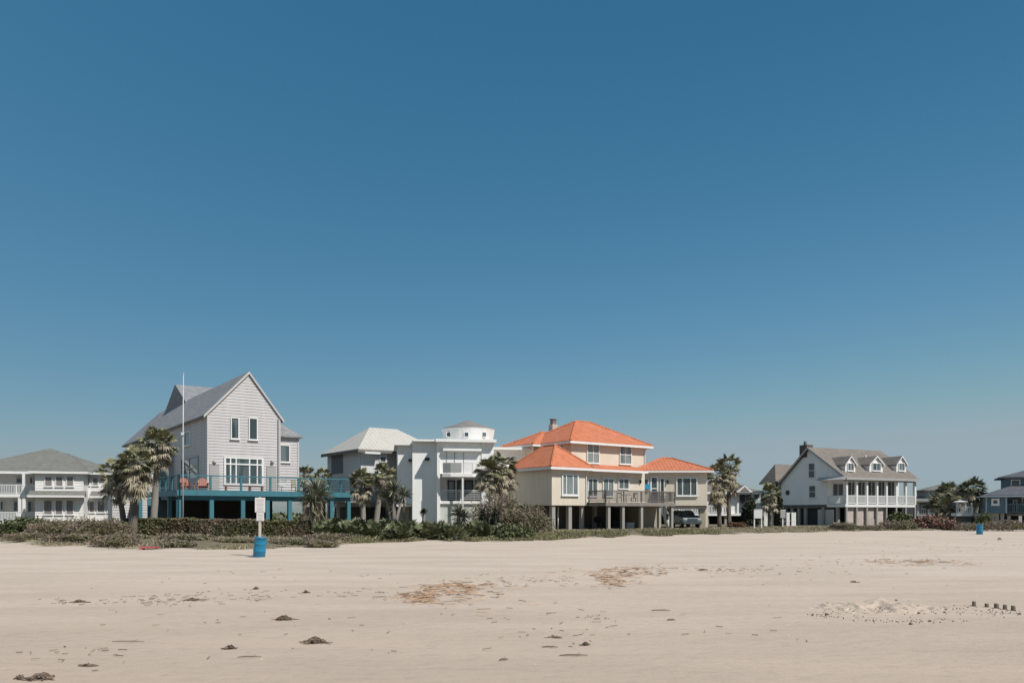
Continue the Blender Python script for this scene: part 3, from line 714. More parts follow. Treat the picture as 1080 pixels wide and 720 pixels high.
# balcony
bv = -2.3; b0 = U(619.5, 0) + .05; b1 = U(712.5, bv); zfl = Z(529.5, b0, 0) 
m = MB(); m.box(b0, b1, bv, mv - .02, zfl - .32, zfl); h.P('balcony_floor', m, WOODG)
m = MB(); railing(m, [(b0 + .05, -.1), (b0 + .05, bv + .06), (b1 - .06, bv + .06), (b1 - .06, mv)], zfl, 1.0, 2.2, bal=.13, pw=.09, bw=.035); h.P('railing', m, IRON)
for p in (641.5, 656.5, 676, 695, 708): post(h, 'column', CONC, U(p, bv + .25), bv + .25, -.2, zfl - .32, .27)
for p, u_, v_ in ((578.5, .3, .3), (600, 0, .3)):
    uu = .3 if p < 590 else U(p, .3); post(h, 'column', CONC, uu, .3, -.2, zb, .36)
for u_, v_ in ((.3, 3.4), (a1 - .3, .35), (a1 + 2.5, 1.8), (a1 + 6, 1.8), (.3, 6)): post(h, 'column', CONC, u_, v_, -.2, zb, .3)
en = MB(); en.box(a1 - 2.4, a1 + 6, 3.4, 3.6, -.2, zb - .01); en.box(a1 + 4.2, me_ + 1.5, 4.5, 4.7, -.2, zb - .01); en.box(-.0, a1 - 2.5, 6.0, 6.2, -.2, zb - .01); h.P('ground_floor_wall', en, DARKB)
sr_ = MB(); sr_.box(U(677, 0), U(693, 0), 0, 3, -.2, zb - .01); h.P('store_room', sr_, CREAM2)
for p in (740.5, 744.3):
    uu = G.U(p, .5); m = MB(); m.box(uu - .28, uu + .28, .25 if p < 742 else .9, .8 if p < 742 else 1.5, -.2, gzb); G.P('column', m, CREAM2 if p < 742 else CREAM)
m = MB(); uu = G.U(714, .5); m.box(uu - .15, uu + .15, 6, 6.3, -.2, gzb); G.P('column', m, CONC)
m = MB(); m.box(uu - 1, G.U(746, 0) - .05, .05, .35, gzb - .3, gzb - .004); G.P('beam', m, DARKB)
HC, HG = h, G
for u_, v_, z1_ in ((a1 - .12, -.07, ze - .2), (ur - .12, up_v - .07, zu - .2)):
    m = MB(); m.tube([(u_, v_ - .3, z1_), (u_, v_, z1_ - .35), (u_, v_, (zb if v_ < 0 else ze + .6))], .05, 6); h.P('downpipe', m, TRIM)
# balcony furniture
zz = zfl
for lab, p, v_, rz in (('iron balcony chair nearest the tall doors of the cream house', 640, -.4, .6), ('iron balcony chair facing the round balcony table', 653, -.6, 2.5),
                       ('iron balcony chair between the round table and the blue towel', 669, -.5, -1.2), ('iron balcony chair by the white front door of the cream house', 701, -.3, .4)):
    plain_chair('balcony_chair', lab, h.W(U(p, v_), v_, zz), h.th + rz, IRON, 'iron chairs on the balcony', .9, .48)
o = thing('balcony_table', 'round weathered table on the iron balcony of the cream house', 'table', h.W(U(660.5, -.4), -.4, zz))
m = MB(); m.lathe([(.5, .70), (.52, .73)], 16); build(m, 'table_top', WOODG, o); m = MB(); m.lathe([(.25, 0), (.05, .06), (.04, .70)], 10); build(m, 'pedestal', IRON, o)
uu = G.U(682, 0); z0 = G.Z(516); z1 = G.Z(510.5); m = MB()
for i in range(6): m.box(uu - .28 + i * .095, uu - .28 + (i + 1) * .095 - .004, -.22 - .02 * (i % 2), -.18 - .02 * (i % 2), z0 + .03 * (i % 3), z1)
o = build(m, 'beach_towel', TOWEL); o.location = (G.X0, G.Y0, 0); o.rotation_euler = (0, 0, G.th); tag(o, 'bright blue beach towel hung beside the door of the cream house', 'towel')
# things kept under the cream house
def gpos(p, v_): 
    x, y, _ = HC.W(HC.U(p, v_), v_); return (x, y, ground(x, y))
o = thing('kettle_grill', 'black kettle grill standing in the shade under the cream house', 'grill', gpos(630.5, 1.2))
m = MB(); m.lathe([(.05, .45), (.28, .55), (.34, .75), (.34, .80)], 14); build(m, 'bowl', RUBBER, o, True)
m = MB(); m.lathe([(.345, .80), (.30, .95), (.12, 1.05), (.02, 1.08)], 14); build(m, 'lid', RUBBER, o, True)
for k in range(3):
    a = k * 2.09; m = MB(); m.tube([(.2 * math.cos(a), .2 * math.sin(a), .55), (.36 * math.cos(a), .36 * math.sin(a), 0)], .02, 6); build(m, 'leg', IRON, o)
o = thing('kayak', 'white kayak leaning upright on a column under the cream house', 'kayak', gpos(700.3, -1.2), .3)
m = MB(); L = 2.1
m.tube([(0.42 - .42 * t, 0, L * t) for t in [0, .1, .3, .5, .7, .9, 1]], [.03, .16, .26, .28, .25, .14, .03], 10); build(m, 'hull', WHITE, o, True)
m = MB(); m.box(.10, .34, -.29, -.25, .8, 1.3); build(m, 'cockpit', DARK, o)
def small_box(name, lab, cat, pos, w_, d_, hh, mat, lidm):
    o = thing(name, lab, cat, pos, .4); m = MB(); m.prism([(-w_ * .45, -d_ * .45, 0), (w_ * .45, -d_ * .45, 0), (w_ * .45, d_ * .45, 0), (-w_ * .45, d_ * .45, 0)], [(-w_ / 2, -d_ / 2, hh), (w_ / 2, -d_ / 2, hh), (w_ / 2, d_ / 2, hh), (-w_ / 2, d_ / 2, hh)]); build(m, 'body', mat, o)
    m = MB(); m.box(-w_ * .52, w_ * .52, -d_ * .52, d_ * .52, hh + .002, hh + .07); build(m, 'lid', lidm, o)
    m = MB(); m.tube([(-w_ * .3, -d_ * .54, hh * .8), (0, -d_ * .62, hh * .7), (w_ * .3, -d_ * .54, hh * .8)], .015, 6); build(m, 'handle', lidm, o)
small_box('cooler', 'white cooler box on the ground under the iron balcony', 'cooler', gpos(664, .8), .8, .45, .45, WHITE, TRIM)
small_box('storage_bin', 'dark storage bin under the balcony beside the storeroom', 'bin', gpos(648.5, 1.5), .7, .5, .65, DARK, RUBBER)
p_ = gpos(588.5, .9); o = thing('pipe', 'thin white pipe standing between the columns of the cream house', 'pipe', p_); m = MB(); m.tube([(0, 0, 0), (.02, 0, 1.95)], .05, 8); build(m, 'shaft', WHITE, o, True); m = MB(); m.lathe([(.08, 1.1), (.08, 1.2)], 8); build(m, 'coupling', METAL, o)

# SUV parked under the wing
sx, sy = gx(722.5, 77), 77.0
o = thing('parked_car', 'grey-blue sport utility car parked under the wing of the cream house', 'car', (sx, sy, ground(sx, sy)), R(186)); o.scale = (.93, .93, .93)
# the nose (+y before turning) faces the beach
prof = [(-2.3, .45), (2.3, .45), (2.35, .8), (2.2, 1.0), (1.2, 1.08), (.7, 1.15), (.2, 1.66), (-.2, 1.74), (-2.0, 1.72), (-2.22, 1.15), (-2.36, .95), (-2.36, .6)]
def ww(z): return .93 if z < 1.12 else .93 - (z - 1.12) * .28
m = MB(); m.prism([(-ww(z), y, z) for y, z in prof], [(ww(z), y, z) for y, z in prof]); body = build(m, 'body', CARP, o)
m = MB(); m.prism([(-.76, -2.245, 1.17), (.76, -2.245, 1.17), (.66, -2.06, 1.64), (-.66, -2.06, 1.64)], [(-.76, -2.20, 1.17), (.76, -2.20, 1.17), (.66, -2.02, 1.64), (-.66, -2.02, 1.64)]); build(m, 'rear_window', GLASS, o)
for s_ in (-1, 1):
    m = MB(); A = [(s_ * .935, -1.95, 1.17), (s_ * .935, .55, 1.17), (s_ * .805, .15, 1.62), (s_ * .805, -1.85, 1.62)]; m.prism(A, [(x - s_ * .03, y, z) for x, y, z in A]); build(m, 'side_window', GLASS, o)
    m = MB(); m.box(s_ * .80 - .1, s_ * .80 + .1, -2.40, -2.28, .86, 1.12); build(m, 'tail_light', LAMPR, o)
    m = MB(); m.box(min(s_ * .93, s_ * 1.12), max(s_ * .93, s_ * 1.12), .55, .68, 1.1, 1.27); build(m, 'wing_mirror', CARP, o)
    m = MB(); m.box(s_ * .6 - .03, s_ * .6 + .03, -1.8, .0, 1.745, 1.80); build(m, 'roof_rail', CARD, o)
    for y in (-1.45, 1.45):
        m = MB(); m.tube([(s_ * .70, y, .36), (s_ * .95, y, .36)], .36, 18); wh = build(m, 'wheel', RUBBER, o); m = MB(); m.tube([(s_ * .94, y, .36), (s_ * .965, y, .36)], .22, 14); build(m, 'rim', METAL, wh)
m = MB(); A = [(-.80, .70, 1.19), (.80, .70, 1.19), (.68, .25, 1.63), (-.68, .25, 1.63)]; m.prism(A, [(x, y + .03, z + .03) for x, y, z in A]); build(m, 'windshield', GLASS, o)
for s_ in (-1, 1):
    m = MB(); m.box(s_ * .70 - .16, s_ * .70 + .16, 2.25, 2.37, .80, .95); build(m, 'headlight', METAL, o)
m = MB(); m.box(-.52, .52, 2.28, 2.385, .70, .96); build(m, 'grille', CARD, o)
m = MB(); m.box(-.92, .92, 2.26, 2.46, .40, .66); build(m, 'bumper', CARD, o)
m = MB(); m.box(-.9, .9, -2.46, -2.30, .42, .72); build(m, 'bumper', CARD, o)
m = MB(); m.box(-.85, .85, -2.39, -2.30, .74, .85); build(m, 'tailgate_trim', CARD, o)
m = MB(); m.box(-.26, .26, -2.42, -2.385, .87, .98); build(m, 'number_plate', SIGNW, o)

# ================================================================== 6. low white house in the gap
h = House('low_house', 'low white house with hipped taupe roof and small pediment behind the twin palms', 804.5, 100, 8)
U, Z = h.U, h.Z
l0 = U(703, 0); zb = Z(541); ze = Z(519)
b = MB(); b.box(l0, 0, 1.8, 10, zb, ze); siding(b, h.front(1.8), [(l0, zb), (0, zb), (0, ze), (l0, ze)], .3, .03)
b.box(U(793, 0), 0, .3, 1.79, zb, Z(530)); b.box(U(771, 0), U(779, 0), .3, 1.79, zb, ze - .3); h.P('wall', b, WHITE)
r = MB(); hip(r, l0, 0, 0, 10, ze + .1, Z(510.5, -3, 5), .4, .12, 'u', inset=3); h.P('roof', r, BROOF)
r = MB(); hip(r, U(765, 0), U(784, 0), 1.5, 9, ze + .1, Z(504.5, -4, 5), .2, .1, 'v', inset=1.6); h.P('tower_roof', r, BROOF)
pa, pb = U(776, -.6), U(794, -.6); pm = (pa + pb) / 2
m = MB(); m.prism([(pa, -.7, ze), (pb, -.7, ze), (pm, -.7, Z(512, pm, 0))], [(pa, -.5, ze), (pb, -.5, ze), (pm, -.5, Z(512, pm, 0))]); h.P('pediment', m, TRIM)
m = MB(); m.prism([(pa - .1, -.497, ze), (pb + .1, -.497, ze), (pm, -.497, Z(512, pm, 0) + .08)], [(pa - .1, 3, ze), (pb + .1, 3, ze), (pm, 3, Z(512, pm, 0) + .08)]); h.P('pediment_roof', m, BROOF)
m = MB(); m.prism([(pa + .5, -.75, ze + .12), (pb - .5, -.75, ze + .12), (pm, -.75, Z(513.2, pm, 0))], [(pa + .5, -.71, ze + .12), (pb - .5, -.71, ze + .12), (pm, -.71, Z(513.2, pm, 0))]); h.P('pediment_panel', m, BROOF)
t = MB(); fascia(t, l0, 0, 0, 10, ze + .06, .4, .3); h.P('fascia', t, TRIM)
h.win(779.3, 793, 520.5, 530, 1.8, nx=2, gm=SCREEN, pane='screen'); h.win(795, 801.5, 520.5, 526, .3 + 1.5, gm=SHUT, pane='shutter'); h.win(748, 754, 521, 531, 1.8, gm=GLASS); h.win(765, 769, 521, 531, 1.8)
m = MB(); m.box(l0, 0, 0, 1.78, zb - .3, zb); h.P('porch_floor', m, TRIM)
m = MB(); railing(m, [(l0, .1), (U(771, 0), .1)], zb, .95, 1.8, bal=.2, pw=.12, bw=.08); h.P('railing', m, TRIM)
for p in (746, 762, 778, 793.5, 803.5): post(h, 'porch_post', TRIM, U(p, .2), .2, zb, ze - .02, .24)
for p in (710, 727, 746, 765, 785, 803): post(h, 'piling', CONC, U(p, .4), .4, -.3, zb - .3, .3)
en = MB(); en.box(l0, -.2, 4, 4.2, -.3, zb - .01); h.P('ground_floor_wall', en, DARK)

# ================================================================== 7. right house: white gable, brown roof, long porch
h = House('porch_gable_house', 'white gabled stilt house with brown roof, three dormers and long front porch', 892, 88, 26)
U, Z, V = h.U, h.Z, h.V
pE = U(965.5, 0); zf = Z(531.5); zp = Z(505.5); GD = V(824, 0)
zpk = Z(472.5, 0, GD * .52); vr = V(853.5, 0)
hb = U(945, 3)                                              # the main body stops short of the porch end
ew = .28                                                     # gable wall
fo = 2.6                                                     # porch depth
zw = Z(509, 0, GD)
zfe = Z(504.5)
def rz_front(v): return zfe + (zpk - zfe) * (v + .3) / (vr + .3)
b = MB()
poly = [(fo, zf), (GD, zf), (GD, zw), (vr, zpk - .2), (fo, rz_front(fo) - .2)]
b.prism([(0, v, z) for v, z in poly], [(hb, v, z) for v, z in poly])
siding(b, h.left(0), [(fo, zf), (GD, zf), (GD, zw), (vr, zpk - .2), (fo, rz_front(fo) - .2)], .2, .025)
tri = [(0.1, zp + .25), (fo, zp + .25), (fo, rz_front(fo) - .2)]
b.prism([(0, v, z) for v, z in tri], [(hb, v, z) for v, z in tri])
h.P('wall', b, SIDE_R)
r = MB(); th = .14
e1 = pE + .35
hx = U(929, vr)
fr = [(-.3, -.35, zfe), (e1, -.35, zfe), (hx, vr, zpk), (-.3, vr, zpk)]
r.prism([(x, y, z + th) for x, y, z in fr], fr)
bk = [(-.3, vr, zpk), (e1 - 4.0, vr, zpk), (e1, GD + .4, zw - .3), (-.3, GD + .4, zw - .3)]
r.prism([(x, y, z + th) for x, y, z in bk], bk)
en_ = [(e1, -.35, zfe), (e1, GD + .4, zw - .3), (e1 - 4.0, vr, zpk)]
r.prism([(x, y, z + th) for x, y, z in en_], en_)
h.P('roof', r, BROOF)
t = MB(); t.box(-.32, e1, -.42, -.353, zfe - .12, zfe + th + .01); t.box(0, pE, -.05, .2, zp - .15, zfe - .12)
rake2 = lambda v0, z0, v1, z1: t.prism([(-.36, v0, z0 - .12), (-.36, v1, z1 - .12), (-.36, v1, z1 + .16), (-.36, v0, z0 + .16)], [(-.302, v0, z0 - .12), (-.302, v1, z1 - .12), (-.302, v1, z1 + .16), (-.302, v0, z0 + .16)])
rake2(-.35, zfe, vr, zpk); rake2(GD + .4, zw - .3, vr, zpk)
h.P('trim', t, GREYP)
m = MB(); m.prism([(-.9, -.3, zp), (.05, -.3, zp), (.05, 3.4, zp), (-.9, 3.4, zp)], [(-.4, -.3, zp + .35), (.05, -.3, zp + .35), (.05, 3.4, zp + .35), (-.4, 3.4, zp + .35)]); h.P('side_awning', m, GREYP)
# dormers
for p0, p1 in ((891.5, 902), (917, 931), (945.5, 955.5)):
    dvv = min((i * .02 for i in range(10, 250)), key=lambda q: abs(rz_front(q) - Z(499, U((p0 + p1) / 2, q), q))); a, c = U(p0, dvv), U(p1, dvv); mm = (a + c) / 2; zb_ = rz_front(dvv) - .02; zt = Z(489, mm, dvv); za = Z(482, mm, dvv)
    m = MB(); pf = [(a, zb_), (c, zb_), (c, zt), (mm, za), (a, zt)]; vd = (za - zfe) / (zpk - zfe) * (vr + .3) - .3; m.prism([(x, dvv, z) for x, z in pf], [(x, vd - .25, z - .1) for x, z in pf]); dm = h.P('dormer', m, WHITE)
    m = MB()
    for x0, x1 in ((a - .15, mm), (c + .15, mm)):
        zz0 = zt - .2; q = [(x0, dvv - .15, zz0), (x1, dvv - .15, za + .04), (x1, vd - .1, za + .0), (x0, vd - .1, zz0 - .05)]
        m.prism([(x, y, z + .12) for x, y, z in q], q)
    build(m, 'dormer_roof', BROOF, dm)
    m = MB()
    for x0, x1 in ((a - .15, mm), (c + .15, mm)):
        zz0 = zt - .2; m.prism([(x0, dvv - .2, zz0 - .05), (x1, dvv - .2, za + .0), (x1, dvv - .2, za + .15), (x0, dvv - .2, zz0 + .10)], [(x0, dvv - .152, zz0 - .05), (x1, dvv - .152, za + .0), (x1, dvv - .152, za + .15), (x0, dvv - .152, zz0 + .10)])
    build(m, 'dormer_trim', TRIM, dm)
    h.frame(h.front(dvv), a + (c - a) * .18, c - (c - a) * .18, Z(496.5, mm, dvv), Z(488, mm, dvv), nx=2, ny=1, parent=dm)
# porch
m = MB(); m.box(-.05, pE, 0, fo - .01, zf - .30, zf); h.P('porch_floor', m, TRIM)
m = MB(); railing(m, [(.1, fo), (.1, .1), (pE - .1, .1), (pE - .1, fo)], zf, .98, 40, bal=.15, pw=.1, bw=.06); h.P('railing', m, TRIM)
for p in (892.7, 903.3, 914, 924.7, 934.7, 945, 955, 964.7):
    uu = U(p, .12); post(h, 'porch_column', TRIM, uu, .14, zf, zp - .15, .26); post(h, 'piling', CONC, uu, .14, -.3, zf - .3, .2)
for x in (hb + .2, pE - .2): post(h, 'piling', CONC, x, 5, -.3, zf, .3)
post(h, 'porch_column', TRIM, pE - .14, fo, zf, zp - .1, .22)
h.win(877.5, 889, 509.5, 523, fo, nx=2, gm=SCREEN, name='porch_window'); h.win(892.5, 902.5, 507.5, 530, fo, nx=2, gm=SCREEN, name='porch_window')
for a, c in ((903.5, 913), (914, 923.5), (924.5, 934), (935, 944.3)): h.win(a, c, 507.5, 530, fo, nx=2, gm=SCREEN, name='porch_window')
m = MB(); m.box(.2, U(945, .2), .16, .19, zf + 1.0, zp - .16)
# side windows and vents
h.lwin(860, 853, 488, 504, 0, ny=2); h.lwin(861, 853.5, 511.5, 525, 0, ny=2)
zz = Z(519.3, 0, V(831, 0)); m = MB(); m.lathe([(.0, -.03), (.3, -.03), (.3, .03), (.0, .03)], 14); 
m.v = [(-.06 - z, V(831, 0) + x, zz + y) for x, y, z in m.v]; h.P('round_vent', m, BLACKF)
ch = MB(); ch.box(-.1, .9, vr + .3, vr + 1.4, zpk - 1, Z(468.5, 0, vr)); c_ = h.P('chimney', ch, M_paint('dark_brick_chimney', (.09, .07, .065), .2)); ch = MB(); ch.lathe([(.18, 0), (.2, .35), (.06, .5)], 10, (.2, vr + .8, Z(468.5, 0, vr) + .002)); build(ch, 'chimney_pot', IRON, c_)
m = MB(); m.box(U(912, 3) , U(912, 3) + .2, 2.9, 3.1, rz_front(2.9), rz_front(2.9) + .8); h.P('vent_pipe', m, TRIM)
# ground floor
m = MB(); m.box(U(893.5, .34), U(933, .34), .34, .6, -.3, zf - .31); h.P('brick_wall', m, BRICK)
m = MB(); m.box(U(914.8, .3), U(923.5, .3), .29, .338, -.1, Z(547, 5, .3)); m.box(U(915.3, .3), U(923, .3), .27, .289, 0, Z(547.5, 5, .3)); h.P('garage_door', m, M_paint('pink_grey_door', (.40, .34, .32), .06))
gd = MB(); gd.mbox(h.left(.25), V(880, .25), V(863, .25), .0, .08, -.1, Z(537, 0, 5)); h.P('garage_door', gd, M_paint('stone_white_door', (.46, .44, .41), .06))
en = MB(); en.box(.3, hb, V(881, .3) , GD - .8, -.3, zf - .31); h.P('ground_floor_wall', en, DARK)
m = MB(); m.mbox(h.left(.0), .1, GD, -.0, -.2, zf - .4, zf - .01); h.P('beam', m, DARKB)
for p in (850, 843, 836, 829): post(h, 'piling', CONC, .25, V(p, .2), -.3, zf - .3, .38)
for p in (868, 883): post(h, 'piling', CONC, .1, V(p, 0), -.3, zf - .3, .3)
# rear left wing
rw0 = GD + .2; zre = Z(510, -3, GD + 4)
rd = V(805.5, -.6)
b = MB(); b.box(-.6, 5, GD + .3, rd, zf, zre); h.P('rear_wall', b, SIDE_R)
r = MB(); hip(r, -.6, 8, GD + .3, rd, zre + .05, Z(489.5, 2, (GD + rd) / 2), .4, .14, 'u', inset=(rd - GD + .5) * .45); h.P('rear_roof', r, BROOF)
for x in (-.3, 2): post(h, 'piling', CONC, x, GD + .6, -.3, zf, .34)
HR = h

# ================================================================== 8. tan house, gazebo and blue house
h = House('distant_house', 'small distant tan house with hipped roof and glazed upper storey behind the palms', 967, 122, -14)
U, Z = h.U, h.Z
w_ = U(1034, 0); zb = Z(542); ze = Z(529)
b = MB(); b.box(.5, w_, 1.5, 12, zb, ze); b.box(U(979, 2), U(1030, 2), 3, 9, ze, Z(516)); h.P('wall', b, M_paint('taupe_wall', (.30, .27, .25), .1))
r = MB(); hip(r, 0, w_, 0, 12, ze + .1, Z(522.5, 5, 4), .4, .15, 'u', inset=2.0)
hip(r, U(979, 2), U(1030, 2), 3, 9, Z(516), Z(510, 4, 6), .5, .15, 'u'); h.P('roof', r, FROOF)
for a, c in ((979.5, 983), (984.7, 988), (989, 992.5)): h.win(a, c, 517, 522, 3, gm=GLASS)
h.win(972, 977.5, 532, 537, 1.5, gm=GLASS)
m = MB(); railing(m, [(.2, .2), (w_, .2)], zb, .9, 3, bal=.3, pw=.2, bw=.1); h.P('railing', m, GREYP); m = MB(); m.box(0, w_, 0, 1.49, zb - .3, zb); h.P('porch_floor', m, GREYP)
for p in (968, 980, 999, 1030): post(h, 'porch_post', GREYP, U(p, .2), .2, zb, ze, .3)
for p in (970, 985, 1005, 1028): post(h, 'piling', CONC, U(p, .5), .5, -.3, zb - .3, .35)
en = MB(); en.box(.5, w_, 4, 4.2, -.3, zb); h.P('ground_floor_wall', en, DARKB)

h = House('gazebo', 'white open gazebo and walkway on a dark skirt below the tall palms', 1009, 86, -27, 'gazebo')
U, Z = h.U, h.Z
gw = U(1026, 0); ge = U(1042, 0); zf = Z(541)
m = MB(); m.box(0, gw, 0, 3, zf - .3, zf); m.box(-.5, ge, .3, 1.5, zf - .301, zf - .001); h.P('platform', m, TRIM)
m = MB(); railing(m, [(.1, 2.9), (.1, .1), (gw, .1)], zf, .7, 1.4, bal=.18, pw=.12, bw=.07); h.P('railing', m, TRIM)
m = MB(); hip(m, -.1, U(1019, 0), -.1, 2.9, Z(528.6), Z(527.2), .15, .1, 'u'); h.P('roof', m, TRIM)
for u_ in (.1, U(1018.5, 0)):
    for v_ in (.12, 2.7): post(h, 'gazebo_post', TRIM, u_, v_, zf, Z(528.6) - .08, .16)
post(h, 'gazebo_post', TRIM, gw - .1, .12, zf, Z(530), .14)
m = MB(); m.box(.1, gw - .1, .2, 2.8, -.3, zf - .31); h.P('skirt', m, DARKB)
m = MB(); m.box(0, U(1024, 0), -.5, .1, Z(552.5), Z(550.5)); m.box(.1, U(1024, 0) - .1, -.4, .05, -.3, Z(552.5)); h.P('step', m, TRIM)
for p in (1033, 1041): post(h, 'gazebo_post', CONC, U(p, .9), .9, -.3, zf - .3, .2)

h = House('blue_house', 'slate blue stilt house with dark roof and raised lookout room', 1040, 82, -27)
U, Z, V = h.U, h.Z, h.V
wb = U(1061.5, 0); we = U(1135, 0); zb = Z(541); ze = Z(523)
b = MB(); b.box(0, wb, 0, 9, zb, ze); siding(b, h.front(0), [(0, zb), (wb, zb), (wb, ze), (0, ze)], .22, .03); b.box(wb + .003, we, 2.5, 9, zb, ze)
lv = 3.2; l0 = U(1060, lv); zl1 = Z(503.8, l0, lv)
b.box(l0, we, lv, 8, ze + .5, zl1); h.P('wall', b, BLUEH)
r = MB(); hip(r, 0, we, 0, 9, ze + .08, Z(507, 5, 4.5), .45, .14, 'u'); h.P('roof', r, DROOF)
r = MB(); hip(r, l0, we, lv, 8, zl1 + .08, Z(494, 6, 5.6), .6, .14, 'u'); h.P('lookout_roof', r, DROOF)
t = MB(); fascia(t, 0, we, 0, 9, ze + .04, .45, .14); t.box(-.05, .08, -.08, -.0, zb, ze - .1); t.box(wb - .09, wb + .05, -.08, -.003, zb, ze - .1); h.P('trim', t, M_paint('pale_blue_trim', (.30, .38, .42), .06))
h.win(1045.5, 1054, 525.5, 532.5, 0, fw=.16); h.win(1066, 1076, 505.5, 512, lv, gm=GLASS); h.win(1077.5, 1085, 524, 532, 2.5)
h.win(1068, 1073, 527, 540, 2.5, gm=GLASS, name='door', sill=False)
m = MB(); m.box(wb, we, .2, 2.49, zb - .25, zb); h.P('porch_floor', m, DARKB)
m = MB(); railing(m, [(wb, .3), (we, .3)], zb, .95, 1.8, bal=.16, pw=.1, bw=.05); h.P('railing', m, BLUEH)
for p in (1047, 1051.5, 1057): post(h, 'piling', CONC, U(p, .3), .3, -.3, zb, .32)
for p in (1064, 1076, 1090): post(h, 'piling', WHITE if p == 1076 else CONC, U(p, .4), .4, -.3, zb - .25, .28)
en = MB(); en.box(.1, we, 2.6, 2.8, -.3, zb - .26); h.P('ground_floor_wall', en, DARK)

# ================================================================== plants
def rv3(): 
    while True:
        v = Vector((random.uniform(-1, 1), random.uniform(-1, 1), random.uniform(-1, 1)))
        if .05 < v.length < 1: return v.normalized()
def fan(mb, o, d, pl, Rf, nb=14, droop=.35, spread=115):
    d = d.normalized(); s = d.cross(Vector((0, 0, 1)))
    s = s.normalized() if s.length > .1 else Vector((1, 0, 0))
    n = s.cross(d); tw = random.uniform(-.5, .5); s = (s * math.cos(tw) + n * math.sin(tw)).normalized(); n = s.cross(d)
    p = o + d * pl - Vector((0, 0, .12 * pl * pl))
    q = s * .018
    mb.add([o - q, o + q, p + q, p - q], [(0, 1, 2, 3)])
    for i in range(nb):
        a = R(-spread + 2 * spread * (i + .5) / nb + random.uniform(-4, 4))
        b = d * math.cos(a) + s * math.sin(a); L = Rf * (.78 + .22 * math.cos(a)) * random.uniform(.85, 1.1)
        wv_ = (n.cross(b)).normalized() * (L * .07 + .014)
        m1 = p + b * L * .5 + n * .04; tip = p + b * L + Vector((0, 0, -1)) * droop * L * random.uniform(.5, 1.3)
        mb.add([p, m1 - wv_, tip, m1 + wv_], [(0, 1, 2, 3)])
def palm(label, px, Y, pyc, rpx, base_px, tr=.16, live=58, dead=44, mat=PALM_L, bark=BARK, skirt=.6, name='palm_tree', group='cabbage palms among the beach houses', zb=None):
    bx = gx(base_px, Y); g = ground(bx, Y) if zb is None else zb
    o = thing(name, label, 'palm tree', (bx, Y, g), 0, group)
    top = Vector((gx(px, Y) - bx, 0, gz(pyc, Y) - g)); r = rpx / F * Y
    pts = []
    for i in range(9):
        t = i / 8; pts.append(Vector((top.x * (t ** 1.6), .12 * math.sin(3 * t), -.2 + (top.z + .2 - r * .1) * t)))
    rad = [tr * (1.35 - .3 * i / 8 + .05 * ((i % 2) * 2 - 1)) for i in range(9)]
    m = MB(); m.tube(pts, rad, 10)
    # old leaf boots
    for i in range(int(26 * top.z / 5)):
        t = random.uniform(.45, .98); z = top.z * t; a = random.uniform(0, 6.28); c = Vector((top.x * t ** 1.6, .12 * math.sin(3 * t), z)); d = Vector((math.cos(a), math.sin(a), .8)).normalized()
        m.tube([c + d * tr * .6, c + d * (tr + .18)], [.05, .02], 4, False)
    build(m, 'trunk', bark, o, True, recalc=False, uv=False)
    dr = random.uniform(.06, .26); m = MB()
    for i in range(live):
        a = random.uniform(0, 6.283); e = math.asin(random.uniform(-.5, 1.0)); d = Vector((math.cos(a) * math.cos(e), math.sin(a) * math.cos(e), math.sin(e)))
        fan(m, top + d * .05, d, r * random.uniform(.36, .62), r * random.uniform(.33, .43), 15, dr)
    build(m, 'crown', mat, o, recalc=False, uv=False)
    if dead:
        m = MB()
        for i in range(dead):
            a = random.uniform(0, 6.283); e = random.uniform(-1.1, .1); d = Vector((math.cos(a) * math.cos(e), math.sin(a) * math.cos(e), math.sin(e)))
            oo = top - Vector((0, 0, random.uniform(0, skirt) * r))
            fan(m, oo, d, r * random.uniform(.3, .58), r * random.uniform(.3, .45), 12, .45, 100)
        build(m, 'dead_fronds', PALM_D, o, recalc=False, uv=False)
    return o
palm('leaning short palm left of the trio before the grey gabled house', 120, 47, 500, 21, 131, .13, 57, 46, skirt=.9)
palm('thick-trunked palm in the middle of the trio before the grey gabled house', 144, 46, 488, 24, 139, .20, 61, 61, skirt=1.0)
palm('tallest palm of the trio, just left of the flagpole', 167, 48, 467, 24, 161, .16, 64, 46, bark=BARKP)
palm('small round palm between the teal deck and the metal-roofed house', 382, 55, 507, 17, 383, .14, 51, 43, bark=BARKP, skirt=.9)
palm('palm with leaning pale trunk in front of the metal-roofed house', 404, 57, 499, 16, 396, .16, 51, 43, bark=BARKP)
palm('palm top showing over the teal deck rail beside the gabled house wall', 321, 78, 500, 14, 321, .16, 47, 14)
palm('palm top showing over the far end of the teal deck rail', 341, 80, 502, 13, 341, .16, 47, 14)
palm('left palm of the pair before the white modern house', 515, 62, 495, 19, 519, .17, 54, 54, skirt=.9)
palm('right palm of the pair, touching the orange-roofed house', 530, 63, 491, 20, 527, .17, 54, 64, skirt=1.0)
palm('shorter palm of the twin palms beside the cream wing', 757, 79, 500, 15, 759, .16, 47, 72, mat=PALM_L, skirt=1.8)
palm('taller palm of the twin palms beside the cream wing', 769, 80, 490, 16, 769, .17, 57, 64, skirt=1.3)
palm('short shaggy palm against the shaded gable of the brown-roofed house', 812, 84, 519, 14, 812, .16, 47, 54, skirt=1.0)
palm('low bushy palm nearest the tan house', 990, 90, 531, 15, 992, .18, 51, 43, skirt=1.0)
palm('broad palm just left of the gazebo', 1003, 92, 520, 18, 1005, .18, 54, 39, skirt=1.0)
palm('tallest palm, rising behind the gazebo', 1026, 88.5, 515, 17, 1026.5, .15, 61, 32, mat=PALM_K)
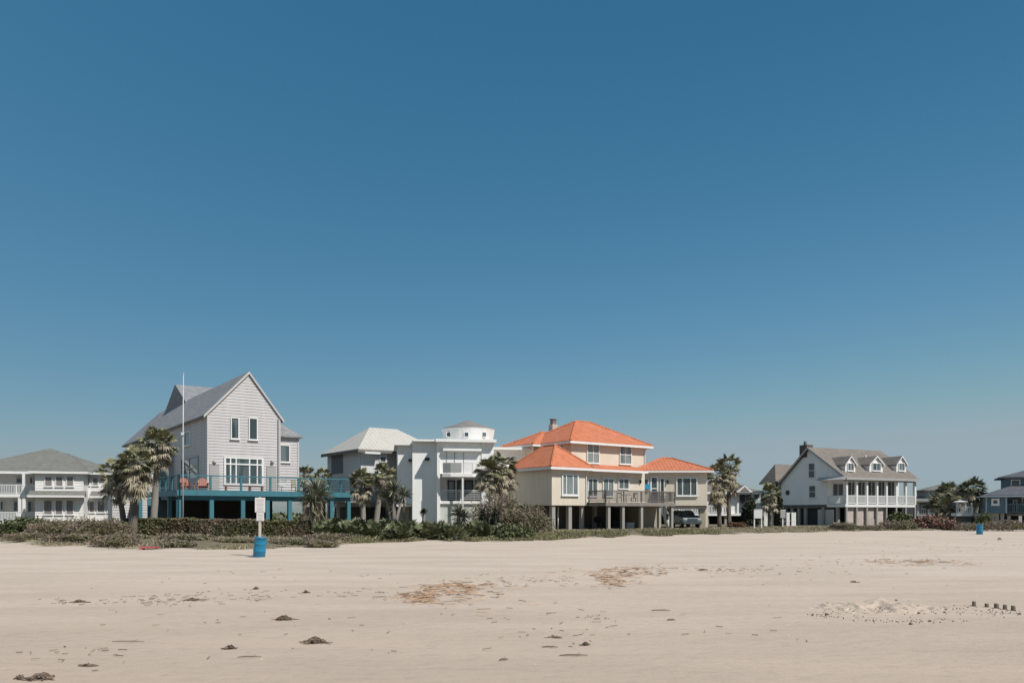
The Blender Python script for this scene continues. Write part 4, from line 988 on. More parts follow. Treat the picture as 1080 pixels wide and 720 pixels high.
palm('dark low palm between the gazebo and the blue house', 1034, 92, 528, 14, 1035, .17, 51, 18, mat=PALM_K)

def blades(mb, c, n, L, emin=-.3, emax=1.45, wd=.035, droop=.1):
    for i in range(n):
        a = random.uniform(0, 6.283); e = random.uniform(emin, emax); d = Vector((math.cos(a) * math.cos(e), math.sin(a) * math.cos(e), math.sin(e)))
        s = d.cross(Vector((0, 0, 1))); s = s.normalized() * wd if s.length > .05 else Vector((wd, 0, 0)); l = L * random.uniform(.7, 1.1)
        mb.add([c - s * .5, c + s * .5, c + d * l * .5 + s, c + d * l - Vector((0, 0, droop * l)), c + d * l * .5 - s], [(0, 1, 2, 3, 4)])
def yucca(label, heads, Y, base_px, cat='yucca', mat=YUC, dead=30, name='yucca', group=None, wd=.035):
    bx = gx(base_px, Y); g = ground(bx, Y); o = thing(name, label, cat, (bx, Y, g), 0, group)
    tm = MB(); lm = MB(); dm = MB()
    for px, py, rp in heads:
        c = Vector((gx(px, Y) - bx, random.uniform(-.3, .3), gz(py, Y) - g)); r = rp / F * Y
        tm.tube([(0, 0, -.15), (c.x * .4, c.y * .4, c.z * .5), c], [.14, .11, .09], 8)
        blades(lm, c, 95, r, wd=wd)
        if dead:
            for k in range(3): blades(dm, c - Vector((0, 0, r * .28 * k)), dead // 3, r * .75, -1.45, -.2, wd, .15)
    build(tm, 'trunk', BARKP, o, True, recalc=False, uv=False); build(lm, 'crown', mat, o, recalc=False, uv=False)
    if dead: build(dm, 'dead_leaves', PALM_D, o, recalc=False, uv=False)
yucca('spiky yucca with shaggy pale trunk in front of the teal deck', [(333, 520, 24), (330, 528, 18)], 46.5, 331, dead=100)
yucca('many-headed grey spiky yucca before the metal-roofed house', [(416, 516, 15), (407, 524, 13), (425, 522, 13), (416, 530, 14)], 53, 415, dead=24)
yucca('low yucca with hanging straw leaves under the modern house balcony', [(483, 541, 15), (490, 544, 10)], 50, 484, dead=60)
yucca('small dark yucca against the white wall of the modern house', [(447.5, 540, 6)], 55, 447, mat=BUSH_K, dead=0)

def shrub(label, x0, x1, ytop, Y, mat, n=2600, leaf=.10, depth=1.0, name='shrub', cat='shrub', group=None, twig=0, ybase=None, flat=2.0, lump=.42, thin=False):
    cx = (x0 + x1) / 2; bx = gx(cx, Y); g = ground(bx, Y) if ybase is None else gz(ybase, Y)
    a = (x1 - x0) / 2 / F * Y; hh = gz(ytop, Y) - g; bb = min(a, depth * max(hh, .6))
    o = thing(name, label, cat, (bx, Y, g), 0, group)
    m = MB(); sd = random.uniform(0, 50)
    for i in range(n):
        th = random.uniform(0, 6.283); e = math.acos(random.uniform(0, 1)); rr = random.uniform(.45, 1) ** .45
        d = Vector((math.cos(th) * math.sin(e), math.sin(th) * math.sin(e), math.cos(e)))
        k = rr * (1 + lump * mnoise.noise(d * 2.2 + Vector((sd, 0, 0))) + .5 * lump * mnoise.noise(d * 6 + Vector((0, sd, 0))))
        z = abs(d.z) ** (1 / flat) * hh * k
        p = Vector((d.x * a * k, d.y * bb * k, max(0, z * random.uniform(.75, 1)) if random.random() < .5 else z))
        L = leaf * random.uniform(.6, 1.3); t1 = rv3(); t1.z = abs(t1.z); t2 = t1.cross(rv3()).normalized() * (L * (.12 if thin else .35))
        t1 = t1 * L
        m.add([p - t1 * .5, p + t2, p + t1 * .5, p - t2], [(0, 1, 2, 3)])
    build(m, 'foliage', mat, o, recalc=False, uv=False)
    m = MB()
    for i in range(max(twig, 26)):
        th = random.uniform(0, 6.283); e = random.uniform(.1, 1.1); r_ = random.uniform(.7, 1.18)
        q = Vector((math.cos(th) * math.sin(e) * a * r_, math.sin(th) * math.sin(e) * bb * r_, math.cos(e) ** .6 * hh * r_)); q0 = Vector((q.x * .25, q.y * .25, 0))
        m.tube([q0 - Vector((0, 0, .05)), (q0 * .4 + q * .6) + rv3() * .05, q], [.022, .014, .006], 4, False)
    build(m, 'stem', TWIG, o, recalc=False, uv=False)
    return o
shrub('dark green rounded bush below the white porch house', 2, 56, 546.5, 50, BUSH_G, 4200, .16, name='bush', cat='bush', flat=1.7)
shrub('mauve-brown twiggy bush beside the dark green rounded bush', 30, 92, 548, 47, BUSH_B, 4200, .2, twig=70, thin=True, name='dry_bush', cat='bush')
shrub('brown twiggy bush at the foot of the leaning palm', 72, 134, 547, 45, BUSH_B, 4200, .2, twig=70, thin=True, name='dry_bush', cat='bush')
shrub('low grassy grey bush at the sand edge before the brown bushes', 50, 105, 563, 41.5, BUSH_B, 2600, .2, thin=True, name='dry_bush', cat='bush')
shrub('low grey scrub between the thick palm and the red board', 112, 160, 563, 43, BUSH_M, 2400, .17, thin=True, name='dune_scrub', cat='shrub')
shrub('mauve scrub mound right of the red board', 166, 222, 563, 41, BUSH_M, 3600, .17, thin=True, name='dune_scrub', cat='shrub')
shrub('mauve scrub mound between the red board and the tall sign', 224, 268, 568, 40.5, BUSH_M, 3000, .17, thin=True, name='dune_scrub', cat='shrub')
shrub('low scrub mound just right of the blue barrel', 284, 340, 568, 40.5, BUSH_M, 3200, .16, thin=True, name='dune_scrub', cat='shrub')
shrub('sparse scrub mound beyond the hedge end near the teal deck posts', 318, 372, 562, 43, BUSH_B, 2000, .16, thin=True, name='dune_scrub', cat='shrub')
for lab, x0, x1, yt, Y_, mt in (('grey scrub hummock at the sand edge left of the red board', 96, 150, 565, 38.6, BUSH_B), ('brown scrub hummock at the sand edge just right of the red board', 172, 206, 569, 37.6, BUSH_M),
        ('small brown hummock at the sand edge right of the blue barrel', 322, 356, 570.5, 38.4, BUSH_B),
        ('olive hummock under the dark green rounded bush', 4, 58, 561, 44.5, BUSH_B), ('tall brown thicket behind the olive hummock', 58, 122, 549, 48.5, BUSH_B)):
    shrub(lab, x0, x1, yt, Y_, mt, 3000, .16, thin=True, name='dune_scrub', twig=30)
# clipped hedges
def hedge(label, x0, x1, ytop, Y, mat, n):
    cx = (x0 + x1) / 2; bx = gx(cx, Y); g = ground(bx, Y); a = (x1 - x0) / 2 / F * Y; hh = gz(ytop, Y) - g
    o = thing('hedge', label, 'hedge', (bx, Y, g)); m = MB()
    for i in range(n):
        f_ = random.random(); x = random.uniform(-a, a); y = random.uniform(-.6, .6); z = random.uniform(.02, hh)
        if f_ < .55: y = -.6 + abs(random.gauss(0, .09))
        elif f_ < .85: z = hh - abs(random.gauss(0, .07))
        w_ = .10 * mnoise.noise(Vector((x * 1.3 + cx, z * 1.5, 0))); y += w_; z += .07 * mnoise.noise(Vector((x * 1.1 + cx, y * 2, 4)))
        L = .13 * random.uniform(.6, 1.3); t1 = rv3() * L; t2 = t1.cross(rv3()).normalized() * L * .35; p = Vector((x, y, max(.02, z)))
        m.add([p - t1 * .5, p + t2, p + t1 * .5, p - t2], [(0, 1, 2, 3)])
    build(m, 'foliage', mat, o, recalc=False, uv=False); m = MB()
    for i in range(int(a * 5)):
        x = random.uniform(-a, a); m.tube([(x, random.uniform(-.2, .2), -.05), (x + random.uniform(-.2, .2), random.uniform(-.3, .3), hh * .9)], [.025, .01], 4, False)
    build(m, 'stem', TWIG, o, recalc=False, uv=False)
hedge('clipped dark green hedge behind the red board under the grey house', 136, 206, 546.5, 47, HEDGE_G, 9000)
hedge('clipped bronze hedge between the dark green hedge and the tall sign', 204, 281, 547.5, 46.6, HEDGE_B, 9500)
hedge('clipped green hedge right of the tall sign', 281, 329, 549, 46.8, HEDGE_G, 6500)

# palmetto thicket, each plant its own
PP = [(338, 551, 46), (352, 547, 47.5), (366, 549, 46.5), (380, 547, 48), (394, 551, 46.5), (408, 549, 48.5), (423, 550, 47), (438, 551, 48.5), (453, 552, 47.5), (467, 550, 49), (478, 554, 47.5), (497, 552, 49), (512, 553, 48.5), (528, 555, 49), (545, 558, 49.5)]
ORD = 'first second third fourth fifth sixth seventh eighth ninth tenth eleventh twelfth thirteenth fourteenth fifteenth'.split()
for i, (px, pt, Y) in enumerate(PP):
    bx = gx(px, Y); g = ground(bx, Y); o = thing('palmetto', f'{ORD[i]} fan-leaved palmetto from the teal deck along the dune edge', 'palmetto', (bx, Y, g), 0, 'palmettos along the dune edge')
    r = gz(pt - 6, Y) - g; m = MB()
    for k in range(46):
        a = random.uniform(0, 6.283); e = random.uniform(.15, 1.45); d = Vector((math.cos(a) * math.cos(e), math.sin(a) * math.cos(e), math.sin(e)))
        fan(m, Vector((random.uniform(-.3, .3), random.uniform(-.3, .3), .02)), d, r * random.uniform(.3, .75), r * random.uniform(.28, .42), 12, .15, 120)
    build(m, 'fronds', PALMETTO, o, recalc=False, uv=False)
    m = MB(); m.tube([(-.2, 0, 0), (.1, .05, .12), (.3, 0, .2)], [.1, .12, .06], 7); build(m, 'trunk', BARK, o, recalc=False, uv=False)
shrub('large bare mauve bush between the modern house and the cream house', 496, 562, 523, 55, BUSH_B, 5200, .26, twig=220, thin=True, name='dry_bush', cat='bush', flat=1.6, lump=.5)
shrub('smaller bare bush sloping down beside the cream house columns', 535, 584, 535, 54, BUSH_B, 3400, .22, twig=120, thin=True, name='dry_bush', cat='bush', flat=1.5, lump=.5)
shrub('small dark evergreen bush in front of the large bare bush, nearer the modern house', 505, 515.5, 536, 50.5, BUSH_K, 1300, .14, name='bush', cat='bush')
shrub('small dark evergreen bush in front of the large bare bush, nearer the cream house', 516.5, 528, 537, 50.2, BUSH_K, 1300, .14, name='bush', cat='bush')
shrub('bright green low shrub at the sand edge under the bare bush', 524, 566, 556, 47.5, BUSH_G, 2200, .15, name='shrub', cat='shrub')
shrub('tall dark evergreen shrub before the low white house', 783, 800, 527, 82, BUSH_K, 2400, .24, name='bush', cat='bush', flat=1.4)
shrub('round rust-red bush at the foot of the twin palms', 769, 787, 551, 78, BUSH_O, 1800, .2, name='bush', cat='bush')
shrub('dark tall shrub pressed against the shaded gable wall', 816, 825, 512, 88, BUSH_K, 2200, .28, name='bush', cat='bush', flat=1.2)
shrub('dry brush heap below the brick wall of the porch house', 873, 903, 551, 74, BUSH_M, 2200, .22, thin=True, name='dune_scrub', cat='shrub', twig=40)
shrub('low dry brush at the foot of the garage doors', 896, 930, 554.5, 75, BUSH_B, 1800, .2, thin=True, name='dune_scrub', cat='shrub')
shrub('sandy dune clump at the end of the brick wall', 925, 968, 549, 77, BUSH_B, 2600, .24, thin=True, name='dune_scrub', cat='shrub')
shrub('red-flowering bush before the distant tan house', 966, 1000, 544.5, 80, BUSH_R, 3400, .22, name='bush', cat='bush')
shrub('dull red and green bush beside the gazebo step', 992, 1012, 548, 78, BUSH_R, 2000, .2, name='bush', cat='bush')
shrub('tall grassy bush between the gazebo and the blue house', 1030, 1046, 541, 79, BUSH_G, 2000, .24, thin=True, name='bush', cat='bush')
shrub('low brown scrub below the blue house', 1038, 1088, 549.5, 74, BUSH_B, 3200, .22, thin=True, name='dune_scrub', cat='shrub')
shrub('low scrub between the gazebo step and the blue barrel', 1006, 1040, 551.5, 75, BUSH_B, 2200, .2, thin=True, name='dune_scrub', cat='shrub')
shrub('green plants growing under the open end of the long porch', 936, 962, 541, 91, BUSH_G, 2200, .26, name='bush', cat='bush')

# dune grass and far scrub (nobody could count them)
def grass(name, label, rng, n, mat, hmin, hmax, dmin, dmax):
    m = MB()
    for i in range(n):
        px = random.uniform(*rng); t = random.random() ** 1.5; Y = edge_Y(px) + dmin + (dmax - dmin) * t; x = gx(px, Y)
        if mnoise.noise(Vector((x * .5, Y * .5, 9))) < -.12 + .25 * random.random() - t * .2: continue
        if veg(x, Y) < .3: continue
        if 120 < px < 370 and random.random() < .55: continue
        g = ground(x, Y); hh = random.uniform(hmin, hmax) * (1 + .5 * mnoise.noise(Vector((x * .3, Y * .3, 2)))); a = random.uniform(0, 6.283); w_ = random.uniform(.012, .028)
        lean = Vector((random.gauss(0, .3), random.gauss(0, .3), 1)) * hh; s = Vector((math.cos(a), math.sin(a), 0)) * w_; p = Vector((x, Y, g - .02))
        m.add([p - s, p + s, p + lean * .6 + s * .7, p + lean + Vector((random.gauss(0, .1), 0, -.06)), p + lean * .6 - s * .7], [(0, 1, 2, 3, 4)])
    tag(build(m, name, mat, recalc=False, uv=False), label, 'grass', kind='stuff')
grass('dune_grass', 'dry olive dune grass fringing the sand in front of the houses', (-60, 1150), 46000, GRASS_M, .07, .26, -.4, 12)
grass('dune_grass', 'greener dune grass below the palmettos and the cream house', (370, 760), 26000, M_leaf('green_grass_blade', (.12, .13, .05), (.27, .26, .13), (.20, .17, .11), clump=.5), .12, .36, -.3, 5)
m = MB()
for i in range(9000):
    x = random.uniform(-170, 190); Y = random.uniform(150, 175); p = Vector((x, Y, random.random() ** 1.6 * (2.2 + 1.8 * mnoise.noise(Vector((x * .06, 0, 0))))))
    L = random.uniform(.5, 1.1); t1 = rv3() * L; t2 = t1.cross(rv3()).normalized() * L * .45
    m.add([p - t1 * .5, p + t2, p + t1 * .5, p - t2], [(0, 1, 2, 3)])
tag(build(m, 'far_scrub', BUSH_G, recalc=False, uv=False), 'low green scrub far off behind the houses', 'scrub', kind='stuff')

# ================================================================== things on the beach
def drum(label, px, py, wpx, hpx, tilt):
    Y = CZ * F / (py - HY); x = gx(px, Y); r = wpx / 2 / F * Y; hh = hpx / F * Y
    o = thing('litter_barrel', label, 'barrel', (x, Y, ground(x, Y) - .02), 0, 'blue litter barrels on the beach'); o.rotation_euler = (0, tilt, 0)
    prof = [(r * .90, 0), (r * .97, .03), (r * .97, hh * .30), (r * 1.03, hh * .33), (r * .97, hh * .36), (r * .97, hh * .64), (r * 1.03, hh * .67), (r * .97, hh * .70), (r * .97, hh * .96), (r * 1.0, hh * .965), (r * 1.0, hh), (r * .92, hh), (r * .92, hh * .4)]
    m = MB(); m.lathe(prof, 26); build(m, 'body', BARREL, o, True)
    m = MB(); m.tube([(r * .98, 0, hh * .8), (r * 1.1, 0, hh * .75), (r * .98, 0, hh * .70)], .012, 6); build(m, 'handle', BARREL, o)
drum('larger blue plastic litter barrel tilted beside the white notice sign', 273, 587, 13, 21.5, R(6))
drum('distant small blue plastic litter barrel on the sand before the blue house', 1033.2, 563.3, 6.4, 11, 0)
# beach notice sign
Y = 30.6; x = gx(274, Y); g = ground(x, Y)
o = thing('notice_sign', 'tall white notice sign on a pale post behind the tilted blue barrel', 'sign', (x, Y, g), R(8))
m = MB(); m.box(-.045, .045, .0, .09, -.3, gz(524, Y)); build(m, 'post', M_paint('pale_post', (.55, .50, .43), .1), o)
def board(x0, x1, y0, y1, name, ink):
    z1 = gz(y0, Y) - g; z0 = gz(y1, Y) - g; a = (x0 - 274) / F * Y; c = (x1 - 274) / F * Y
    m = MB(); m.box(a, c, -.025, -.003, z0, z1); bd = build(m, name, SIGNW, o)
    m = MB(); k = 0; zz = z1 - .06
    while zz > z0 + .05:
        l = random.uniform(.55, .9) * (c - a) * .5; hgt = .022 if k % 3 else .04; mid = (a + c) / 2
        m.box(mid - l * .9, mid + l * .9, -.029, -.026, zz - hgt, zz); zz -= hgt + .035; k += 1
    build(m, 'print', ink, bd)
board(269.2, 279.6, 524.5, 540, 'sign_board', SIGNG); board(270.8, 278.4, 540.4, 549, 'sign_board', SIGNG)
# red board
Y = 36.6; x = gx(157.8, Y); g = ground(x, Y)
o = thing('low_bench', 'low faded red plank bench half buried at the sand edge', 'bench', (x, Y, g), R(3))
m = MB()
for k in range(3): m.box(-.39, .39, -.18 + k * .125, -.07 + k * .125, .06, .12)
build(m, 'seat', RED, o)
for s_ in (-1, 1):
    m = MB(); m.box(s_ * .3 - .03, s_ * .3 + .03, -.16, .16, -.1, .058); build(m, 'leg', RED, o)
# boards near the shaded gable
def two_post(label, x0, x1, y0, y1, ybase, Y, mat, posts):
    cx = (x0 + x1) / 2; X = gx(cx, Y); g = ground(X, Y); o = thing('notice_board', label, 'sign', (X, Y, g)); a = (x1 - x0) / 2 / F * Y
    m = MB(); m.box(-a, a, -.05, .0, gz(y1, Y) - g, gz(y0, Y) - g); bd = build(m, 'board', mat, o)
    m = MB(); m.box(-a * 1.03, a * 1.03, -.06, .01, gz(y0, Y) - g + .002, gz(y0, Y) - g + .06); build(m, 'cap', TRIM, bd)
    for s_ in posts:
        m = MB(); m.box(s_ * a * .88 - .05, s_ * a * .88 + .05, .004, .1, -.2, gz(y0, Y) - g - .02); build(m, 'post', TRIM, o)
two_post('white board on two posts beside the dark evergreen shrub', 795.2, 803.8, 537.5, 546.3, 558, 74, SIGNW, (-1, 1))
two_post('smaller grey board on a post at the corner of the shaded gable', 823, 828.3, 538, 546, 557, 78, GREYP, (0,))
# white slat screen under / beside the right house
Y = 88; X = gx(806, Y); g = ground(X, Y)
o = thing('slat_fence', 'broken white slat screen between the low house and the shaded gable', 'fence', (X, Y, g), R(6))
m = MB()
for x0, x1, t_ in ((806, 811, 539), (812.2, 816, 541), (817.5, 822, 539.5), (830.5, 834, 540), (836, 841, 540)):
    a, c = gx(x0, Y) - X, gx(x1, Y) - X
    nn = 3; m = MB()
    for k in range(nn): m.box(a + (c - a) * k / nn, a + (c - a) * (k + 1) / nn - .012, -.02, .02, 0, gz(t_, Y) - g - .05 * (k % 2))
    m.box(a, c, -.03, -.021, .5, .6); build(m, 'panel', WHITE, o)
m = MB(); m.box(0, gx(841, Y) - X, .024, .08, .5, .6); m.box(0, gx(841, Y) - X, .024, .08, 1.4, 1.5); build(m, 'rail', WOODG, o)

px_, Y = 1004.6, 80.5; x = gx(px_, Y); o = thing('bucket', 'small white bucket at the sand edge below the red-flowering bush', 'bucket', (x, Y, ground(x, Y)))
m = MB(); m.lathe([(.15, 0), (.20, .42), (.205, .44), (.185, .44), (.14, .05)], 14); build(m, 'body', WHITE, o, True); m = MB(); m.tube([(-.2, 0, .42), (-.15, .03, .56), (0, .05, .62), (.15, .03, .56), (.2, 0, .42)], .012, 5); build(m, 'handle', METAL, o)
# sand castles and dug heap
for i, (px, yb, hp, wp) in enumerate(((1027.3, 639, 5.2, 3.6), (1040.8, 640, 3.8, 3.8), (1051, 641.2, 5.0, 4.4), (1060, 642.4, 5.0, 4.2), (1068.7, 643.6, 5.2, 4.2))):
    Y = CZ * F / (yb - HY); x = gx(px, Y); r = wp / 2 / F * Y; hh = hp / F * Y
    lab = ['sand tower standing apart at the gapped end of the row of five', 'shortest sand tower, second from the gapped end of the row', 'broad sand tower in the middle of the row of five', 'sand tower next to the last of the row of five', 'sand tower at the end of the row farthest from the dug heap'][i]
    m = MB(); m.lathe([(r * 1.15, -.01), (r * 1.1, hh * .1), (r, hh * .85), (r * .93, hh), (r * .2, hh * 1.03)], 12)
    m.v = [(a + .006 * mnoise.noise(Vector((a * 40 + i, b_ * 40, c * 40))), b_ + .006 * mnoise.noise(Vector((a * 40, b_ * 40 + i, c * 40))), c) for a, b_, c in m.v]
    o = build(m, 'sand_tower', WETSAND, smooth=True); o.location = (x, Y, ground(x, Y)); tag(o, 'dark damp ' + lab, 'sand castle', 'bucket-moulded sand towers')
def heap():
    cx, cy = gx(925, 13.9), 13.9; n = 190; nn = 110; vs = []; fs = []
    for j in range(nn + 1):
        for i in range(n + 1):
            x = -1.5 + 3.0 * i / n; y = -1.1 + 2.2 * j / nn; e = 1 - min(1, math.hypot(x / 1.4, y / 1.0))
            h_ = .17 * sstep(0, 1, e) * (.6 + .8 * mnoise.noise(Vector((x * 2.2, y * 2.2, 3)))) + .05 * mnoise.noise(Vector((x * 7, y * 7, 1))) * sstep(0, .4, e) + (.013 * mnoise.noise(Vector((x * 12, y * 17, 1))) + .010 * mnoise.noise(Vector((x * 40, y * 40, 4)))) * sstep(0, .25, e)
            vs.append((x, y, h_ - .012))
    for j in range(nn):
        for i in range(n): a = j * (n + 1) + i; fs.append((a, a + 1, a + n + 2, a + n + 1))
    m = MB(); m.v = vs; m.f = fs
    o = build(m, 'sand_heap', M_paint('dug_sand', (.48, .385, .31), .2, .95, 5, False), smooth=True, recalc=False, uv=False); o.location = (cx, cy, ground(cx, cy)); tag(o, 'wide low heap of freshly dug sand near the row of sand towers', 'sand heap')
heap()
def clods():
    m = MB()
    def clod(x, y, r, z=0):
        vs = []; 
        for lat in (-.9, 0, .9):
            for k in range(6): a = k * 1.047 + lat; q = r * random.uniform(.7, 1.15) * math.cos(lat * .9); vs.append((x + q * math.cos(a), y + q * math.sin(a), z + r * .5 + r * .6 * math.sin(lat)))
        fs = [(l * 6 + k, l * 6 + (k + 1) % 6, (l + 1) * 6 + (k + 1) % 6, (l + 1) * 6 + k) for l in range(2) for k in range(6)] + [(5, 4, 3, 2, 1, 0), (12, 13, 14, 15, 16, 17)]
        m.add(vs, fs)
    for i in range(400):
        t = random.random()
        if t < .35: px = random.gauss(925, 36); py = 643 + (random.gauss(0, 4))
        elif t < .72: px = random.uniform(850, 1020); q_ = (px - 850) / 170; py = random.gauss(645 + 9 * math.sin(min(1, q_ * 1.6) * 1.57) - 0 * q_, 1.3)
        else: px = random.uniform(995, 1078); py = 643 + (px - 1000) * .035 + random.gauss(0, 2.4)
        Y = CZ * F / (py - HY); x = gx(px, Y); clod(x, Y, random.uniform(.004, .015) * (2.2 if random.random() < .06 else 1), ground(x, Y) + (.06 if t < .35 else 0) * max(0, 1 - abs(px - 925) / 60))
    tag(build(m, 'sand_clods', WETSAND, recalc=False, uv=False), 'dark damp clods of dug sand strewn round the heap', 'sand', kind='stuff')
clods()

# seaweed clumps
def weed(label, px, py, wpx, hpx, n=26, mat=WEED, name='seaweed_clump', cat='seaweed', grp='dark seaweed clumps washed up on the sand'):
    Y = CZ * F / (py - HY); x = gx(px, Y); a = wpx / 2 / F * Y; hh = max(.02, hpx / F * Y); m = MB()
    for i in range(n):
        p = Vector((random.gauss(0, a * .42), random.gauss(0, a * .22), 0)); core = math.exp(-(p.x / a * 2.2) ** 2)
        d = Vector((random.gauss(0, 1), random.gauss(0, .6), 0)).normalized(); L = random.uniform(.2, 1.25) * a; pts = []
        for k in range(5):
            t = k / 4; pts.append(p + d * L * (t - .5) + Vector((random.gauss(0, .012), random.gauss(0, .012), .006 + core * hh * random.uniform(.2, 1) * math.sin(math.pi * (.15 + .7 * t)))))
        m.tube(pts, [.003, .005, .007, .005, .002], 4, False)
    for i in range(n):
        p = Vector((random.gauss(0, a * .26), random.gauss(0, a * .22), 0)); p.z = random.uniform(0, hh * .8) * math.exp(-(p.x / a * 2.4) ** 2); t1 = rv3() * random.uniform(.012, .035); t2 = t1.cross(rv3()).normalized() * .007
        m.add([p - t1, p + t2, p + t1, p - t2], [(0, 1, 2, 3)])
    o = build(m, name, mat, recalc=False, uv=False); o.location = (x, Y, ground(x, Y)); tag(o, label, cat, grp)
weed('biggest bushy dark seaweed clump with long tails on the sand', 332, 677.5, 30, 6, 60)
weed('dark seaweed clump with thin tails above the biggest clump', 299, 654, 24, 5, 40)
weed('compact dark seaweed tuft left of the biggest clump', 243, 684, 13, 5, 34)
weed('ragged seaweed clump at the very bottom corner of the beach', 42, 715.5, 34, 6, 50)
weed('small seaweed tuft beside the ragged corner clump', 21, 715, 10, 4, 16)
weed('flat wispy seaweed strand below the compact tuft', 93, 702, 20, 2, 16)
weed('small dark lump of seaweed above the long driftwood twigs', 617.5, 680, 10, 4, 26)
weed('flat seaweed wisp above the small dark lump', 585, 671.5, 18, 2, 14)
weed('dark seaweed tuft on the wrack line left of the tall sign', 270, 621.5, 9, 3, 20)
weed('dark tuft of seaweed at the end of the broken wrack line', 323, 625.5, 9, 3, 20)
weed('broad seaweed wisp lying on the wrack line', 202, 633, 22, 3, 30)
weed('brown seaweed tuft near the left end of the wrack line', 84, 634.5, 20, 3, 26)
weed('small dark seaweed lump on the pale sand beyond the dug heap', 1054, 569.5, 6, 4, 20)
weed('flat seaweed wisp in the sand at the far side of the straw patch', 741, 602, 16, 2, 18)
weed('single dark wisp of seaweed above the dug heap', 901, 614, 9, 2, 12)
def stick(label, px, py, Lpx, ang, r=.009):
    Y = CZ * F / (py - HY); x = gx(px, Y); L = Lpx / F * Y; m = MB()
    m.tube([(-L / 2, 0, .012), (-L * .2, .02, .016), (L * .15, -.01, .02), (L / 2, .015, .012)], [r * .6, r, r, r * .5], 6)
    m.tube([(L * .1, 0, .018), (L * .25, .06, .03)], [r * .5, r * .3], 4)
    o = build(m, 'driftwood_stick', WEED, smooth=True, recalc=False, uv=False); o.location = (x, Y, ground(x, Y)); o.rotation_euler = (0, 0, ang); tag(o, label, 'driftwood', 'dark driftwood sticks on the sand')
stick('longest dark driftwood stick lying below the other sticks', 605, 692.5, 30, .03)
stick('shorter dark stick left of the longest driftwood stick', 580, 683, 17, -.1)
stick('short tilted stick nearest the water below the straw patch', 531.5, 697.5, 10, .4, .01)
stick('thin pale-tailed stick lying alone in the open sand', 135, 676.5, 34, -.02, .006)
stick('thin twig lying below the compact seaweed tuft', 263, 694, 24, .12, .007)
stick('thin stick on the plain sand below the second straw patch', 697, 643, 20, 0, .01)
stick('tiny dark stick at the right of the thin stick', 708, 653, 9, 0, .012)

# straw patches and the wrack line: uncountable bits
def straw(name, label, spots, mat, lmin, lmax, flatz=.02, thick=.011):
    m = MB()
    for cx, cy, sx_, sy_, n in spots:
        for i in range(n):
            px = random.gauss(cx, sx_); py = random.gauss(cy, sy_)
            if py < 570 or py > 719: continue
            Y = CZ * F / (py - HY); x = gx(px, Y); g = ground(x, Y)
            if mnoise.noise(Vector((x * 1.9, Y * 1.1, 7))) + .6 * mnoise.noise(Vector((x * 6, Y * 3, 2))) < random.uniform(-.35, .25): continue
            a = random.gauss(0, .9); L = random.uniform(lmin, lmax); d = Vector((math.cos(a), math.sin(a), random.uniform(-.02, .10))) * L / 2; s = Vector((-math.sin(a), math.cos(a), 0)) * random.uniform(.15, 1) * thick
            p = Vector((x, Y, g + random.uniform(.008, flatz + .01)))
            m.add([p - d - s, p + d - s, p + d + s, p - d + s, p - d + Vector((0, 0, .01)), p + d + Vector((0, 0, .01))], [(0, 1, 5, 4), (4, 5, 2, 3)])
    tag(build(m, name, mat, recalc=False, uv=False), label, 'washed-up straw', kind='stuff')
straw('reed_straw', 'orange-brown patch of washed-up reed straw in the middle of the beach', [(455, 632, 14, 3.4, 235), (478, 621, 22, 3.4, 260), (500, 620, 20, 4.0, 99), (425, 629, 10, 2.3, 49), (470, 630, 34, 5.8, 124)], REED, .08, .32, .05)
straw('reed_straw', 'orange-brown straw patch on the beach below the cream house', [(653, 612, 15, 3.7, 260), (668, 603.5, 18, 2.3, 186), (640, 606, 28, 3.4, 111)], REED, .1, .34, .05)
straw('reed_straw', 'thin rusty band of straw below the brown-roofed porch house', [(965, 593.5, 22, 1.3, 198), (1010, 594, 14, 1.1, 37), (928, 592, 10, 1.7, 37)], REED, .1, .3, .04)
straw('wrack_bits', 'broken scatter of dark wrack and shell bits along the tide line', [(185, 633, 35, 2.5, 150), (260, 628, 30, 2.5, 120), (85, 634, 30, 2, 70), (390, 629, 22, 2.5, 70), (560, 614, 30, 2.5, 120), (790, 602, 25, 2, 90), (700, 598, 30, 2.5, 70), (900, 592, 40, 3, 70), (1020, 579, 40, 3, 90), (540, 655, 260, 22, 80), (300, 640, 200, 30, 60), (60, 690, 50, 7, 16), (90, 688, 40, 3, 14), (600, 651, 40, 2, 40), (620, 672, 40, 6, 30), (1010, 575, 50, 2, 60), (930, 572, 40, 2, 40), (770, 602, 22, 1.5, 60), (840, 600, 60, 10, 60), (330, 610, 160, 8, 60)], WRACK, .02, .14, .010, .006)
straw('shell_bits', 'tiny pale shell fragments dotted over the damp sand', [(300, 700, 160, 14, 12), (700, 690, 250, 18, 10), (520, 650, 300, 20, 14)], M_paint('shell', (.65, .62, .58), .1), .008, .02, .004, .008)

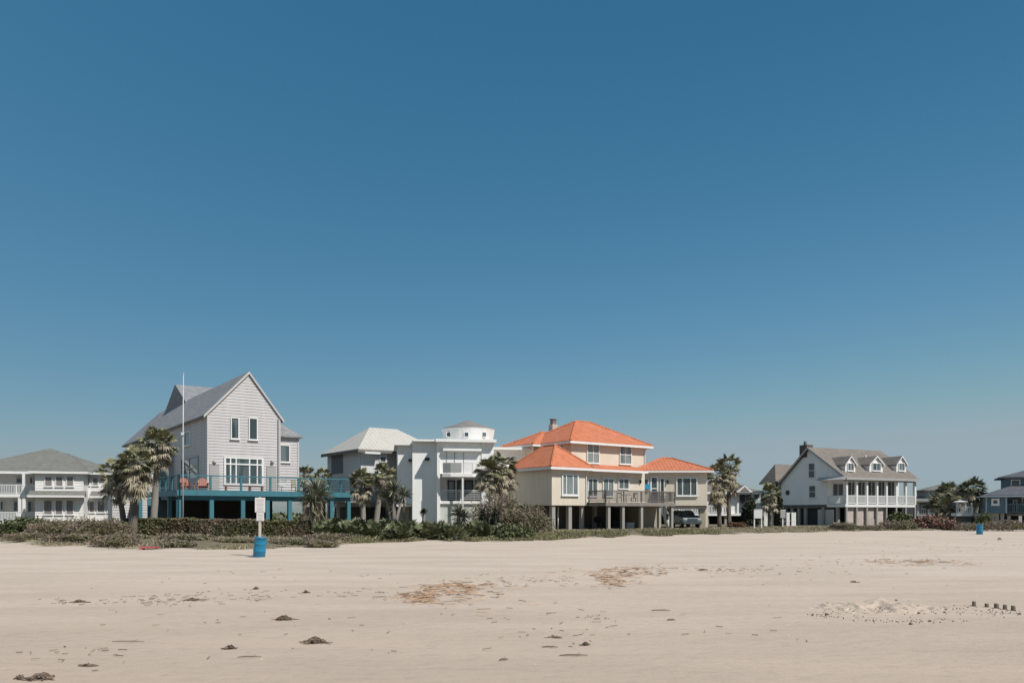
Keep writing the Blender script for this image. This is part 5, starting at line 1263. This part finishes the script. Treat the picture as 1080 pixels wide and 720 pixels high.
# ================================================================== sun, sky, camera
AZ, EL = R(52), R(51)                    # azimuth measured from the view's back (-Y) towards +X
to_sun = Vector((math.sin(AZ) * math.cos(EL), -math.cos(AZ) * math.cos(EL), math.sin(EL)))
ld = bpy.data.lights.new('sun', 'SUN'); ld.energy = 5.0; ld.angle = R(.5); ld.color = (1, .95, .88)
lo = bpy.data.objects.new('sun', ld); C.objects.link(lo); lo.rotation_euler = to_sun.to_track_quat('Z', 'Y').to_euler(); lo.location = (20, -20, 40)
W = bpy.data.worlds.new('World'); bpy.context.scene.world = W; W.use_nodes = True
nt = W.node_tree; bg = nt.nodes['Background']
sk = nt.nodes.new('ShaderNodeTexSky'); sk.sky_type = 'NISHITA'; sk.sun_disc = False; sk.sun_elevation = EL
sk.sun_rotation = -math.atan2(to_sun.x, to_sun.y)
sk.air_density = 1.0; sk.dust_density = .7; sk.ozone_density = 1.5; sk.altitude = 0
sp = nt.nodes.new('ShaderNodeSeparateColor'); cb = nt.nodes.new('ShaderNodeCombineColor'); nt.links.new(sk.outputs[0], sp.inputs[0])
for i, (ref, out, pw, cap) in enumerate(((3.76, .228, 1.40, .315), (4.76, .352, .82, .40), (5.03, .418, .74, .455))):   # film-like response of the sky, per channel
    d = nt.nodes.new('ShaderNodeMath'); d.operation = 'DIVIDE'; nt.links.new(sp.outputs[i], d.inputs[0]); d.inputs[1].default_value = ref
    p = nt.nodes.new('ShaderNodeMath'); p.operation = 'POWER'; nt.links.new(d.outputs[0], p.inputs[0]); p.inputs[1].default_value = pw
    q = nt.nodes.new('ShaderNodeMath'); q.operation = 'MULTIPLY'; nt.links.new(p.outputs[0], q.inputs[0]); q.inputs[1].default_value = out / .08
    e = nt.nodes.new('ShaderNodeMath'); e.operation = 'SMOOTH_MIN'; nt.links.new(q.outputs[0], e.inputs[0]); e.inputs[1].default_value = cap / .08; e.inputs[2].default_value = .9
    nt.links.new(e.outputs[0], cb.inputs[i])
nt.links.new(cb.outputs[0], bg.inputs['Color']); bg.inputs['Strength'].default_value = .08

cam = bpy.data.cameras.new('camera'); co = bpy.data.objects.new('camera', cam); C.objects.link(co)
cam.sensor_width = 36; cam.lens = F / 1080 * 36; cam.shift_y = (HY - 360) / 1080; cam.clip_end = 6000; cam.clip_start = .1
co.location = (0, 0, CZ); co.rotation_euler = (R(90), 0, 0)
S = bpy.context.scene; S.camera = co
S.view_settings.view_transform = 'Standard'; S.view_settings.look = 'None'; S.view_settings.exposure = 0; S.view_settings.gamma = 1
S.cycles.max_bounces = 6; S.cycles.use_denoising = True
